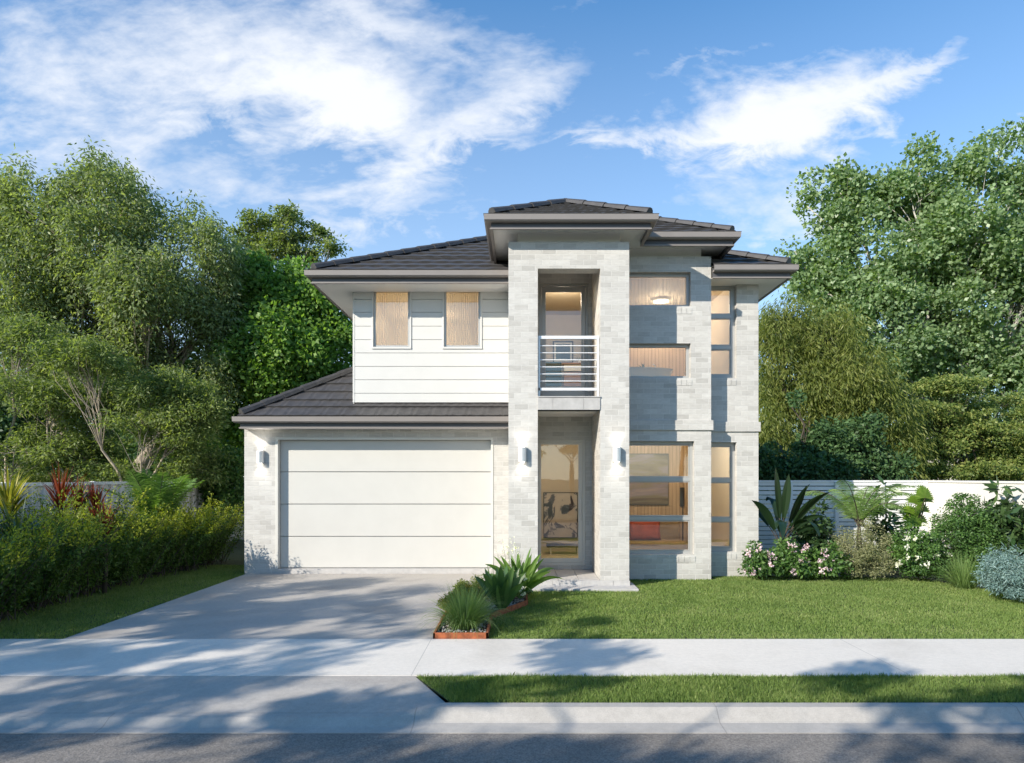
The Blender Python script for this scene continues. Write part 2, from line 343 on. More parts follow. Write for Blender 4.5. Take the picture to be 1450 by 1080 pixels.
def make_tree(name, label, cat, base, fork_z, blobs, ncl, nleaf, crad, L, Wd, lmat, bmat, sc=1.0, trunk_r=.22, droop=0., flat=1., hollow=.55, group=None, seed=1,
              lean=(0, 0), twig=True, limb_r=.07, parts=('crown', 'trunk'), gap=-.35, trunks=1, spread=.35, ldown=0.):
    """blobs: (x,y,z,rx,ry,rz). Crown = leaf clusters inside the blobs, each on its own twig."""
    crad, L, Wd = crad * sc, L * sc, Wd * sc
    B = np.array(blobs, float); vol = B[:, 3] * B[:, 4] * B[:, 5]; vol = vol ** .75; pr = vol / vol.sum()
    root = thing(name, label, cat, (base[0], base[1], base[2] if len(base) > 2 else 0), group)
    z0 = base[2] if len(base) > 2 else 0
    idx = rng.choice(len(B), size=ncl, p=pr); dirs = rdir(ncl); r = rng.uniform(hollow ** 2, 1, ncl) ** .5
    C = B[idx, :3] + dirs * r[:, None] * B[idx, 3:]
    keep = vnoise(C, 1.1 / sc, seed) > gap; keep &= C[:, 2] > .15
    C = C[keep]; idx = idx[keep]; n = len(C)
    # clusters
    k = nleaf; cs = rng.uniform(.6, 1.25, n) * crad
    off = rdir(n * k) * (rng.uniform(0, 1, n * k) ** .45)[:, None] * np.repeat(cs, k)[:, None]
    off[:, 2] *= flat
    P = np.repeat(C, k, 0) + off
    if droop: P[:, 2] -= np.abs(rng.normal(size=n * k)) * droop * crad
    D = unit(off * np.array([1, 1, .6]) + rng.normal(size=(n * k, 3)) * crad * .6); D[:, 2] -= .25 + ldown; ok = P[:, 2] > z0 + .02
    s = rng.uniform(.65, 1.2, n * k)
    V = leaves(P[ok], D[ok], L * s[ok], Wd * s[ok])
    np_mesh(parts[0], V, 4, lmat, root)
    mb = MB(); nb = len(B)
    forks = []
    for t in range(trunks):
        bx = base[0] + (rng.normal() * .25 if trunks > 1 else 0); by = base[1] + (rng.normal() * .25 if trunks > 1 else 0)
        fx = base[0] + lean[0] + (spread * (t - (trunks - 1) / 2) * 2 if trunks > 1 else 0); fp = (fx, base[1] + lean[1], z0 + fork_z * rng.uniform(.85, 1.15))
        pts = curve_pts((bx, by, z0 - .1), fp, 5, 0, .05 * fork_z ** .5); mb.tube(pts, list(np.linspace(trunk_r, trunk_r * .72, 5)), 8); forks.append(np.array(fp))
    limbs = []
    for i in range(nb):
        fp = min(forks, key=lambda q: abs(q[0] - B[i, 0]))
        e = B[i, :3] - np.array([0, 0, B[i, 5] * .3]); ln = np.linalg.norm(e - fp)
        pts = curve_pts(fp, e, 7, ln * .07 * rng.choice([-1, 1]), ln * .03); r0 = min(trunk_r * .6, limb_r * (0.6 + ln * .12)); mb.tube(pts, list(np.linspace(r0, r0 * .3, 7)), 6); limbs.append((pts, r0))
    if twig:
        sel = rng.permutation(n)[:min(n, 420)]
        for j in sel:
            pts, r0 = limbs[idx[j]]; q = pts[rng.integers(3, 7)]; ln = np.linalg.norm(C[j] - q)
            tp = curve_pts(q, C[j], 4, ln * .06, ln * .05); mb.tube(tp, [r0 * .28, r0 * .2, r0 * .13, r0 * .06], 4, cap=False)
    mb.build(parts[1], bmat, root, smooth=True, weld=False)
    return root
def PB(D, *bl):      # crown lobes read off the photograph as (px, py, rx, ry[, depth offset]) at distance D -> metres
    o = []
    for b in bl:
        d = D + (b[4] if len(b) > 4 else 0); rx, rz = b[2] * d / F, b[3] * d / F
        o.append((wx(b[0], d), d, wz(b[1], d), rx, max(rx, rz) * .8, rz))
    return o
def move_children(o, newloc): o.location = newloc
#==BUILD==
# ------------------------------------------------------------------ ground, roads, paths
def sheet(name, pts, z, mat, kind='structure'):
    o = MB().poly([(x, y, z if not callable(z) else z(x, y)) for x, y in pts]).build(name, mat, weld=False); return tag(o, kind=kind)
sheet('ground', [(-500, -500), (500, -500), (500, 500), (-500, 500)], -.30, M_SOIL)
sheet('road', [(-300, -3.2), (300, -3.2), (300, 5.495), (-300, 5.495)], -.115, M_ROAD)
sheet('far_verge', [(-300, -120), (300, -120), (300, -3.3), (-300, -3.3)], .0, M_SOIL)
YP0, YP1 = 6.69, 8.2                       # footpath front and back
XL, XR = -5.63, -1.07                      # driveway edges
sheet('lawn_soil', [(XR, YP1), (60, YP1), (60, 90), (XR, 90)], -.012, M_SOIL)
sheet('side_lawn_soil', [(-60, YP1), (XL, YP1), (XL, 90), (-60, 90)], -.012, M_SOIL)
o = MB().box(-60, 60, YP0, YP1 - .003, -.1, .006).build('footpath', M_PATH, bevel=.006); tag(o, kind='structure')
o = MB().box(XL, XR, YP1, 13.9, -.1, .0).box(XR, -.23, 12.0, 13.9, -.1, .0).build('driveway', M_CONC, bevel=.004); tag(o, kind='structure')
# driveway crossover, flaring to the kerb
def cross_r(y): return XR + (.45) * min(1, (YP0 - y) / (YP0 - 5.9))
mb = MB(); ys = [6.687, 6.5, 6.3, 6.1, 5.9, 5.78]
zz = lambda y: .004 - .05 * max(0, (YP0 - y) / (YP0 - 5.78))
for a, b in zip(ys[:-1], ys[1:]): mb.poly([(-30, a, zz(a)), (cross_r(a), a, zz(a)), (cross_r(b), b, zz(b)), (-30, b, zz(b))])
tag(mb.build('driveway_crossover', M_CONC), kind='structure')
# kerb and gutter: profile changes from layback (driveway) to full kerb
def kprof(x):
    t = min(1, max(0, (x + 1.18) / .52)); t = t * t * (3 - 2 * t)
    lo = [(5.78, -.047), (5.70, -.056), (5.62, -.098), (5.60, -.105), (5.50, -.111), (5.50, -.3), (5.78, -.3)]
    hi = [(5.90, .002), (5.795, .0), (5.70, -.088), (5.685, -.098), (5.50, -.111), (5.50, -.3), (5.90, -.3)]
    return [(a[0] * (1 - t) + b[0] * t, a[1] * (1 - t) + b[1] * t) for a, b in zip(lo, hi)]
mb = MB(); xs = [-60, -6, -2] + list(np.linspace(-1.2, -.64, 12)) + [3, 8, 60]; a = 0
for x in xs:
    for y, z in kprof(x): mb.v.append((x, y, z))
for i in range(len(xs) - 1):
    for q in range(7): q2 = (q + 1) % 7; mb.f.append((i * 7 + q, i * 7 + q2, (i + 1) * 7 + q2, (i + 1) * 7 + q))
tag(mb.build('kerb', M_KERB, weld=False), kind='structure')
sheet('verge_soil', [(XR + .003, YP0), (cross_r(5.9) + .003, 5.9), (60, 5.9), (60, YP0)], -.006, M_SOIL)

# ------------------------------------------------------------------ house
H = thing('house', 'two storey pale brick house with white boarded upper floor and dark tiled roofs', 'house', (0, 12, 0))
DG, DP, DA, DB, DD = 13.72, 12.06, 12.95, 13.30, 13.50
bx0_ = wx(500, DG)
xg0, xp0, xp1 = wx(346, DG), wx(720, DP), wx(891, DP)
xi0, xi1 = wx(761.5, DP), wx(850, DP)
xa1, xb1 = wx(1007, DA), wx(1074, DB)
zpt = wz(343, DP); zat = wz(363, DA); zl = wz(380, DP); zs1, zs0 = wz(561, DP), wz(580, DP)
YB = 19.6
# garage front
gd = (wx(392.5, DG), wx(696.5, DG), .1, wz(622.5, DG))
mb = MB().wall(xg0, xp0 + .2, -.1, 3.06, DG, DG + .23, [(gd[0], gd[1], -.2 + .1, gd[3])])
mb.build('garage_wall', M_BRICK, H)
MB().box(gd[0], gd[1], DG - .004, DG + .3, -.05, .095).build('door_threshold', M_TILE, H, bevel=.004)
# garage door: four ribbed panels with real joints
dj = [.10] + [wz(y, DG + .12) for y in (759.5, 713.7, 668)] + [gd[3] - .0]
gdo = MB()
for a, b in zip(dj[:-1], dj[1:]): gdo.box(gd[0] + .02, gd[1] - .02, DG + .13, DG + .17, a + .007, b - .007)
gdo = gdo.build('garage_door', M_GDOOR, H, bevel=.006)
MB().box(gd[0] - .03, gd[1] + .03, DG + .175, DG + .19, .0, gd[3]).build('backing', M_FRAME, gdo)
f = MB().box(gd[0] - .035, gd[0] + .02, DG - .012, DG + .125, .1, gd[3]).box(gd[1] - .02, gd[1] + .03, DG - .012, DG + .125, .1, gd[3]).box(gd[0] - .035, gd[1] + .03, DG - .013, DG + .124, gd[3] + .0005, gd[3] + .045)
f.build('door_frame', M_DFRAME, gdo, bevel=.003)
# side and rear walls
MB().wall(DG + .231, YB, -.1, 3.06, xg0, xg0 + .23, axis='y').build('side_wall', M_BRICK, H)
MB().wall(DB + .231, YB, -.1, 5.9, xb1 - .23, xb1 - .001, axis='y').build('side_wall', M_BRICK, H)
MB().wall(xg0 + .24, xb1 - .24, -.1, 3.2, YB - .2, YB).wall(bx0_ + .1, xb1 - .24, 3.2, 5.7, YB - .2, YB).build('rear_wall', M_BRICK, H)
# entry portal
mb = MB().wall(xp0, xp1, -.02, zpt, DP, DP + .30, [(xi0, xi1, -.1, zs0), (xi0, xi1, zs1, zl)])
mb.wall(DP + .3005, DG - .001, -.02, zpt - .001, xp0 + .001, xi0 - .0005, axis='y')
mb.wall(DG + .001, DD + .6, -.02, 5.8, xi0 - .2, xi0 - .001, axis='y')
mb.wall(DP + .3005, DD + .6, -.02, zpt - .001, xi1 + .0005, xp1 - .001, axis='y')
mb.build('entry_portal', M_BRICK, H)
cap = MB().box(xp0 + .001, xp1 - .001, DP + .001, DD, zpt, zpt + .012); cap.build('portal_top', M_TILE, H)
# white necks between brick tops and raised eaves
MB().box(wx(733, 12.2), wx(878, 12.2), 12.2, 13.3, zpt + .013, 6.5).box(xp1 - .02, wx(992.8, DA + .1), DA + .1, 14.4, zat + .003, 6.5).build('roof_upstand', M_SOFFIT, H)
# balcony slab and ceilings
MB().box(xi0, xi1, DP + .004, DD, zs0, zs1 - .02).build('balcony_slab', M_SOFFIT, H)
sl = MB()
tx = [xi0 + .001, wx(783, DP), wx(826.5, DP), xi1 - .001]
for a, b in zip(tx[:-1], tx[1:]): sl.box(a + .002, b - .002, DP - .016, DP + .003, zs0 - .002, zs1 - .024)
sl.box(xi0 + .001, xi1 - .001, DP - .03, DD, zs1 - .02, zs1); sl.build('balcony_tiles', M_TILE, H, bevel=.002)
MB().box(xi0, xi1, DP + .301, DD, 6.12, 6.14).build('balcony_ceiling', M_SOFFIT, H)
# porch: back wall with door openings
d1 = (wx(763, DD), wx(829, DD), .2, wz(622, DD)); d2 = (wx(763.5, DD), wx(833, DD), zs1 + .1, wz(401, DD))
MB().wall(xi0, xi1, .12, zs0 - .001, DD, DD + .2, [d1]).wall(xi0, xi1, zs1 + .001, 6.12, DD, DD + .2, [d2]).build('entry_wall', M_BRICK, H)
MB().box(xp0 + .04, wx(899, DP), DP - .42, DP + .3, -.1, .035).build('porch_step', M_TILE, H, bevel=.008)
pt = MB()
for i, (a, b) in enumerate([(xp0, wx(783.5, DP)), (wx(783.5, DP), wx(869.5, DP)), (wx(869.5, DP), xp1)]): pt.box(a - .012, b + (.008 if i == 2 else -.016), DP - .045, DP - .003, -.05, .118)
for i in range(3):
    for j in range(2):
        a = xi0 + .002 + (xi1 - xi0) * i / 3 if i else xi0 + .002
        pt.box(a, xi0 + (xi1 - xi0) * (i + 1) / 3 - .006, DP - .002 + j * .72, DP + .714 + j * .72, .03, .12)
pt.build('porch_floor', M_TILE, H, bevel=.003)

def window(x0, x1, z0, z1, yf, mull=(), rec=.11, w=.055, mw=.06, name='window', mat=M_FRAME, sash=False, mullx=()):
    y = yf + rec; mb = MB(); hs = frame(mb, x0, x1, z0, z1, y, y + .07, w, mull, mullx, mw)
    if sash:
        for h in hs: frame(mb, h[0] + .002, h[1] - .002, h[2] + .002, h[3] - .002, y + .012, y + .055, .022)
    fr = mb.build(name, mat, H, bevel=.003)
    for h in hs:
        MB().poly([(h[0], y + .035, h[2]), (h[1], y + .035, h[2]), (h[1], y + .035, h[3]), (h[0], y + .035, h[3])]).build('pane', M_GLASS, fr)
    return fr
# entry door and balcony door (glazed)
def glazed_door(hole, gx0, gx1, gz0, gz1, yf, mat):
    x0, x1, z0, z1 = hole
    fr = MB(); frame(fr, x0, x1, z0, z1, yf + .05, yf + .16, .045)
    fo = fr.build('door_frame', mat, H, bevel=.004)
    lf = MB(); lf.wall(x0 + .048, x1 - .048, z0 + .048, z1 - .048, yf + .085, yf + .13, [(gx0, gx1, gz0, gz1)])
    d = lf.build('glazed_door', mat, H, bevel=.003)
    MB().poly([(gx0, yf + .108, gz0), (gx1, yf + .108, gz0), (gx1, yf + .108, gz1), (gx0, yf + .108, gz1)]).build('pane', M_GLASS, d)
    hx = gx1 + (x1 - gx1) * .35
    MB().tube([(hx, yf + .07, (z0 + z1) / 2 - .35), (hx, yf + .045, (z0 + z1) / 2 - .33), (hx, yf + .045, (z0 + z1) / 2 + .05), (hx, yf + .07, (z0 + z1) / 2 + .07)], .009, 8).build('handle', M_RAIL, d)
    return d
glazed_door(d1, wx(766.5, DD), wx(819.5, DD), wz(791, DD), wz(629, DD), DD, M_DFRAME)
glazed_door(d2, wx(773, DD), wx(823.5, DD), wz(546, DD), wz(411.5, DD), DD, M_FRAME)
# railing
y = DP + .08; zt0, zt1, zb0, zb1 = wz(480, y), wz(475.6, y), wz(553, y), wz(549, y)
ra = MB().box(xi0 + .01, xi1 - .01, y - .025, y + .025, zt0, zt1).box(xi0 + .01, xi1 - .055, y - .02, y + .02, zb0, zb1).box(xi1 - .052, xi1 - .012, y - .02, y + .02, zs1, zt0 - .001).box(xi0 + .012, xi0 + .045, y - .02, y + .02, zs1, zt0 - .001)
for p in (489.5, 499.5, 509.5, 519.5, 529.5, 539.5): ra.tube([(xi0 + .02, y, wz(p, y)), (xi1 - .03, y, wz(p, y))], .0105, 8)
ra.build('balcony_railing', M_RAIL, H, bevel=.002)

# tower A and pier B with windows
hA = [(xp1 - .3, wx(978, DA), wz(433.5, DA), wz(385, DA)), (xp1 - .3, wx(978, DA), wz(535, DA), wz(486, DA)), (xp1 - .3, wx(983, DA), wz(785, DA), wz(624.5, DA))]
zbA = wz(795, DA)
holesA = [(xp1 + .02, h[1], h[2], h[3]) for h in hA]
MB().wall(xp1 - .005, xa1, -.02, zat, DA, DA + .23, holesA).wall(DA + .231, DB + .3, -.02, zat - .001, xa1 - .23, xa1 - .001, axis='y').build('front_wall', M_BRICK, H)
hB = [(xa1 + .0, wx(1043, DB), wz(535, DB), 5.83), (xa1 + .0, wx(1043, DB), wz(781, DB), wz(626, DB))]
MB().wall(xa1 - .2, xb1, -.02, 6.14, DB, DB + .23, [(xa1 + .0005, h[1], h[2], h[3]) for h in hB]).build('front_wall', M_BRICK, H)
# projecting brick courses
MB().box(xp1 + .001, xa1 + .035, DA - .035, DA - .001, wz(609, DA), wz(595, DA)).box(xa1 + .002, xa1 + .035, DA - .001, DB - .036, wz(609, DA), wz(595, DA)).build('brick_band', M_BRICK, H, bevel=.004)
MB().box(xa1 + .036, xb1 + .035, DB - .035, DB - .001, wz(611, DB), wz(597.5, DB)).box(xb1 + .001, xb1 + .035, DB - .001, YB, wz(611, DB), wz(597.5, DB)).build('brick_band', M_BRICK, H, bevel=.004)
ww = []
ww.append(window(*holesA[0], DA, rec=.12)); ww.append(window(*holesA[1], DA, rec=.12))
ww.append(window(*holesA[2], DA, mull=[wz(678.5, DA), wz(734.5, DA)], mw=.075, rec=.12, sash=True))
ww.append(window(xa1 + .001, hB[0][1], hB[0][2], hB[0][3], DB, mull=[wz(445.5, DB), wz(490, DB)], mw=.07, rec=.12, w=.075, sash=True))
ww.append(window(xa1 + .001, hB[1][1], hB[1][2], hB[1][3], DB, mull=[wz(680, DB), wz(736, DB)], mw=.07, rec=.12, w=.07, sash=True))
# sloping brick sills (a row of bricks on edge)
def sill(x0, x1, z, yf, par):
    mb = MB(); n = max(2, round((x1 - x0) / .105)); h = .15
    for i in range(n):
        a = x0 + (x1 - x0) * i / n; b = x0 + (x1 - x0) * (i + 1) / n - .007
        P0 = [(yf + .12, z + .0), (yf - .009, z - .04), (yf - .007, z - h), (yf - .002, z - h), (yf - .002, z - .06), (yf + .12, z - .05)]
        k = len(mb.v); mb.v += [(a, p, q) for p, q in P0] + [(b, p, q) for p, q in P0]
        mb.f += [tuple(range(k, k + 6)), tuple(range(k + 6, k + 12))] + [(k + j, k + (j + 1) % 6, k + 6 + (j + 1) % 6, k + 6 + j) for j in range(6)]
    mb.build('window_sill', M_BRICK, par, bevel=.003)
for w_, h, yf in ((ww[0], holesA[0], DA), (ww[1], holesA[1], DA), (ww[2], holesA[2], DA), (ww[3], (xa1 + .003, hB[0][1], hB[0][2], 0), DB), (ww[4], (xa1 + .003, hB[1][1], hB[1][2], 0), DB)):
    sill(h[0] + .005, h[1] + (.03 if yf == DA else .0), h[2] + .002, yf, w_)

# boarded upper wall over the garage
bx0, bx1 = wx(500, DG), xp0
hC = [(wx(528.5, DG), wx(580.5, DG), wz(491.5, DG), wz(406.5, DG)), (wx(628.5, DG), wx(680.5, DG), wz(491.5, DG), wz(406.5, DG))]
jz = [wz(569.5, DG)] + [wz(370 + v * .2897, DG) for v in (643, 577, 512, 446, 381, 315, 247, 184)] + [5.86]
cl = MB()
for a, b in zip(jz[:-1], jz[1:]): cl.wall(bx0, bx1, a, b - .010, DG - .0, DG + .025, hC)
cl.wall(bx0 + .006, bx1, jz[0], 5.86, DG + .026, DG + .2, hC)
cl.wall(DG + .001, 16.6, 3.3, 5.86, bx0 + .0005, bx0 + .02, axis='y')
cl.box(bx0 - .006, bx0 + .03, DG - .006, DG + .03, jz[0], 5.86)
cl.build('boarded_wall', M_WHITE, H)
for h in hC:
    fr = window(*h, DG - .05, rec=.075, w=.045)
    MB().box(h[0] - .03, h[0] + .004, DG - .018, DG + .03, h[2] - .03, h[3] + .0).box(h[1] - .004, h[1] + .03, DG - .018, DG + .03, h[2] - .03, h[3]).box(h[0] - .03, h[1] + .03, DG - .022, DG + .03, h[2] - .035, h[2] + .004).build('window_trim', M_WHITE, fr, bevel=.003)

# ---- roofs
def clip_range(poly, v):
    xs = []
    for (u0, v0), (u1, v1) in zip(poly, poly[1:] + poly[:1]):
        if (v0 - v) * (v1 - v) <= 0 and abs(v1 - v0) > 1e-9: xs.append(u0 + (u1 - u0) * (v - v0) / (v1 - v0))
    return (min(xs), max(xs)) if xs else None
def tiles(mb, poly, course=.40, period=.36):
    p = [Vector(q) for q in poly]; u = (p[1] - p[0]).normalized(); n = u.cross(p[2] - p[1]).normalized()
    if n.z < 0: n = -n
    v = n.cross(u)
    if v.z < 0: v = -v
    q2 = [((q - p[0]).dot(u), (q - p[0]).dot(v)) for q in p]; vm = max(q[1] for q in q2); k = 0; off = rnd.random()
    a = 0.0
    while a < vm - .02:
        b = min(a + course, vm - 1e-4); r0 = clip_range(q2, a + 1e-4); r1 = clip_range(q2, b - 1e-4)
        if not r0 or not r1: break
        g = np.arange(math.floor(min(r0[0], r1[0]) / .06), math.ceil(max(r0[1], r1[1]) / .06) + 1) * .06
        prev = None
        for x in g:
            t = ((x / period) + off + (.5 if k % 2 else 0)) % 1
            hgt = .013 * (0.5 + .5 * math.cos(2 * math.pi * t)) - (.012 if t > .93 else 0)
            lo = p[0] + u * min(max(x, r0[0]), r0[1]) + v * (a - .02); up = p[0] + u * min(max(x, r1[0]), r1[1]) + v * b
            c = (lo - n * .02, lo + n * (.042 + hgt), up + n * (.006 + hgt))
            if prev: i = len(mb.v); mb.v += [tuple(z) for z in prev + c]; mb.f += [(i, i + 3, i + 4, i + 1), (i + 1, i + 4, i + 5, i + 2)]
            prev = c
        a += course; k += 1
    mb.poly([q - n * .03 for q in p])
def hipcap(mb, a, b, r=.068, seg=.42):
    a, b = Vector(a), Vector(b); L = (b - a).length; d = (b - a).normalized(); s = d.cross(Vector((0, 0, 1))).normalized(); up = s.cross(d)
    n = max(1, int(L / seg)); prof = [(-1.25, -.5), (-.95, .35), (-.4, .8), (.4, .8), (.95, .35), (1.25, -.5)]
    for i in range(n):
        p, q = a + d * (L * i / n), a + d * (L * (i + 1) / n + .03); k = len(mb.v)
        for w, e in ((p, .018), (q, 0)):
            mb.v += [tuple(w + s * x * (r + e) + up * (z * (r + e) + .05)) for x, z in prof]
        mb.f += [(k + j, k + j + 1, k + 7 + j, k + 6 + j) for j in range(5)] + [tuple(k + j for j in range(6)), tuple(k + 6 + j for j in range(6))]
GP = lambda z: [(0, z - .125), (.085, z - .125), (.115, z - .10), (.120, z - .004), (.128, z), (.108, z), (.104, z - .09), (.006, z - .09)]
FP = lambda z: [(-.025, z - .215), (0, z - .215), (0, z - .03), (-.025, z - .03)]
LP = lambda z: [(-.03, z - .235), (.02, z - .235), (.02, z - .212), (-.03, z - .212)]
def eave(path, z):
    g = MB().sweep(path, GP(z)).build('gutter', M_GUT, H); MB().sweep(path, FP(z)).build('fascia', M_FASCIA, H); MB().sweep(path, LP(z)).build('eave_trim', M_GUT, H)
    return g
G = .12                                     # gutter depth beyond the fascia
# garage roof
z1, k1 = 3.185, .64
gx, gy = -5.724 + G, 13.22 + G
eave([(gx, YB), (gx, gy), (xp0 + .0, gy)][::-1][::-1], z1)
mb = MB(); hl = 4.4
tiles(mb, [(gx - .03, gy - .03, z1), (xp0, gy - .03, z1), (xp0, gy - .03 + .62, z1 + .62 * k1), (gx - .03 + .62, gy - .03 + .62, z1 + .62 * k1)])
tiles(mb, [(gx - .03 + .62 - .02, gy - .03 + .62 - .02, z1 + .6 * k1), (bx0 + .01, gy + .57, z1 + .6 * k1), (bx0 + .01, gy - .03 + (bx0 - gx + .04), z1 + (bx0 - gx + .04) * k1)])
tiles(mb, [(gx - .03, YB, z1), (gx - .03, gy - .03, z1), (bx0, gy - .03 + (bx0 - gx + .03), z1 + (bx0 - gx + .03) * k1), (bx0, YB, z1 + (bx0 - gx + .03) * k1)], course=.4)
rf = mb.build('roof', M_ROOF, H, weld=False)
mb = MB(); hipcap(mb, (gx + .02, gy + .02, z1 + .05), (bx0 + .02, gy + (bx0 - gx) + .02, z1 + (bx0 - gx) * k1 + .04)); mb.build('hip_cap', M_ROOF, rf, weld=False)
MB().box(gx + .0, xp0, gy + .001, DG - .001, z1 - .222, z1 - .21).box(gx, xg0 + .01, DG, YB, z1 - .222, z1 - .21).build('soffit', M_SOFFIT, H)
# main roof
z2, k2 = 6.0, .53
lx, ly, rx, ry = -4.21 + G, 12.96 + G, 5.29 - G, 12.73 + G; z2r = 6.035
zr2 = lambda d: z2 + k2 * d
hw = (rx - lx) / 2 + .03; cxm = (rx + lx) / 2; YE = YB + .6; hd = (YE - ly) / 2 + .03; YM = ly - .03 + hd; hr = YM - ry + .03
eave([(xp0, ly), (lx, ly), (lx, YE), ][::-1][::-1][::-1], z2) if False else None
for pth, zq in (([(lx, YE), (lx, ly), (xp0, ly)], z2), ([(xa1 + .001, ry), (rx, ry), (rx, YE)], z2r)):
    MB().sweep(pth, GP(zq)).build('gutter', M_GUT, H); MB().sweep(pth, FP(zq)).build('fascia', M_FASCIA, H); MB().sweep(pth, LP(zq)).build('eave_trim', M_GUT, H)
mb = MB()
yq = 14.3 - ly + .03
tiles(mb, [(lx - .03, ly - .03, z2), (xp0, ly - .03, z2), (xp0, ly - .03 + yq, zr2(yq)), (lx - .03 + yq, ly - .03 + yq, zr2(yq))])
tiles(mb, [(lx - .03 + yq, ly - .03 + yq, zr2(yq)), (1.6, ly - .03 + yq, zr2(yq)), (rx + .03 - hd, YM, zr2(hd)), (lx - .03 + hd, YM, zr2(hd))])
rq = rx + .03 - xa1
tiles(mb, [(xa1, ry - .03, z2r), (rx + .03, ry - .03, z2r), (xa1, ry - .03 + rq, zr2(rq) + .035)])
tiles(mb, [(lx - .03, YE, z2), (lx - .03, ly - .03, z2), (lx - .03 + hd, YM, zr2(hd)), (lx - .03 + hd, YM + .01, zr2(hd))])
tiles(mb, [(rx + .03, YE, z2), (lx - .03, YE, z2), (lx - .03 + hd, YM, zr2(hd)), (rx + .03 - hd, YM, zr2(hd))])
tiles(mb, [(rx + .03, ry - .03, z2r), (rx + .03, YE, z2r), (rx + .03 - hr, YM, zr2(hr) + .035)])
rf = mb.build('roof', M_ROOF, H, weld=False)
for a, b in (((lx + .03, ly + .03, z2 + .05), (lx - .03 + hd, YM, zr2(hd) + .02)), ((rx - .03, ry + .03, z2r + .05), (rx + .03 - hr, YM, zr2(hr) + .05))):
    mb = MB(); hipcap(mb, a, b); mb.build('hip_cap', M_ROOF, rf, weld=False)
MB().box(lx + .0, xp0, ly + .001, DG - .001, z2 - .222, z2 - .21).box(lx, bx0 + .01, DG, YE, z2 - .222, z2 - .21).build('soffit', M_SOFFIT, H)
MB().box(xa1 + .001, rx, ry + .001, DB - .001 + .2, z2r - .222, z2r - .21).box(xb1 - .01, rx, DB + .2, YE, z2r - .222, z2r - .21).build('soffit', M_SOFFIT, H)
# raised roof over portal and tower
z3, k3 = 6.57, .55
px0, py0, px1 = wx(685, 11.63) + G, 11.63 + G, wx(933, 11.63) - G
qx1, qy0 = 4.11 - G, 12.48 + G
MB().sweep([(px0, 16), (px0, py0), (px1, py0), (px1, qy0), (qx1, qy0), (qx1, 16)], GP(z3)).build('gutter', M_GUT, H)
p_ = [(px0, 16), (px0, py0), (px1, py0), (px1, qy0), (qx1, qy0), (qx1, 16)]
MB().sweep(p_, FP(z3)).build('fascia', M_FASCIA, H); MB().sweep(p_, LP(z3)).build('eave_trim', M_GUT, H)
MB().poly([(px0, py0, z3 - .135), (px1, py0, z3 - .135), (px1, qy0, z3 - .135), (qx1, qy0, z3 - .135), (qx1, 16, z3 - .135), (px0, 16, z3 - .135)]).build('soffit', M_SOFFIT, H)
mb = MB(); pw = (px1 - px0) / 2 + .03; pcx = (px0 + px1) / 2; ap = (pcx, py0 - .03 + pw, z3 + k3 * pw)
qw = (qx1 - px0) / 2 + .03; qcx = (px0 + qx1) / 2; aq = (qcx, qy0 - .03 + qw, z3 + k3 * qw)
tiles(mb, [(px0 - .03, py0 - .03, z3), (px1 + .03, py0 - .03, z3), ap], course=.30)
tiles(mb, [(px0 - .03, 16, z3), (px0 - .03, py0 - .03, z3), ap, (pcx, 16, ap[2])], course=.30)
tiles(mb, [(px1 + .03, py0 - .03, z3), (px1 + .03, 15.0, z3), (pcx, 15.0, ap[2]), ap], course=.30)
tiles(mb, [(px0 - .03, qy0 - .03, z3), (qx1 + .03, qy0 - .03, z3), aq], course=.30)
tiles(mb, [(qx1 + .03, qy0 - .03, z3), (qx1 + .03, 17.5, z3), (qcx, 17.5, aq[2]), aq], course=.30)
tiles(mb, [(px0 - .03, 17.5, z3), (px0 - .03, qy0 - .03, z3), aq, (qcx, 17.5, aq[2])], course=.30)
rf = mb.build('roof', M_ROOF, H, weld=False)
for a, b in (((px0 + .02, py0 + .02, z3 + .04), ap), ((px1 - .02, py0 + .02, z3 + .04), ap), ((qx1 - .02, qy0 + .02, z3 + .04), aq), (ap, (pcx, 14.2, ap[2]))):
    mb = MB(); hipcap(mb, a, b, r=.058); mb.build('hip_cap', M_ROOF, rf, weld=False)

# ---- rooms behind the glass
def room(x0, x1, y0, y1, z0, z1):
    mb = MB()
    for q in ([(x0, y1, z0), (x1, y1, z0), (x1, y1, z1), (x0, y1, z1)], [(x0, y0, z0), (x0, y1, z0), (x0, y1, z1), (x0, y0, z1)], [(x1, y0, z0), (x1, y1, z0), (x1, y1, z1), (x1, y0, z1)],
              [(x0, y0, z0), (x1, y0, z0), (x1, y1, z0), (x0, y1, z0)], [(x0, y0, z1), (x1, y0, z1), (x1, y1, z1), (x0, y1, z1)]): mb.poly(q)
    mb.build('interior_wall', M_INT, H, weld=False)
rooms = [(-3.3, xi0 - .22, DG + .21, 17.0, 3.5, 5.84), (xi0, xi1 + .1, DD + .21, 17.0, .1, 3.15), (xi0, xi1 + .1, DD + .21, 17.0, 3.5, 6.1),
         (xp1 + .03, xb1 - .24, DB + .24, 16.2, .05, 3.15), (xp1 + .03, xb1 - .24, DB + .24, 16.2, 3.5, 6.1)]
labels = ['warm round ceiling lamp in the bedroom over the garage', 'warm round ceiling lamp inside the front entry', 'warm round ceiling lamp in the study behind the balcony', 'warm round ceiling lamp in the front sitting room', 'warm round ceiling lamp in the upstairs bathroom']
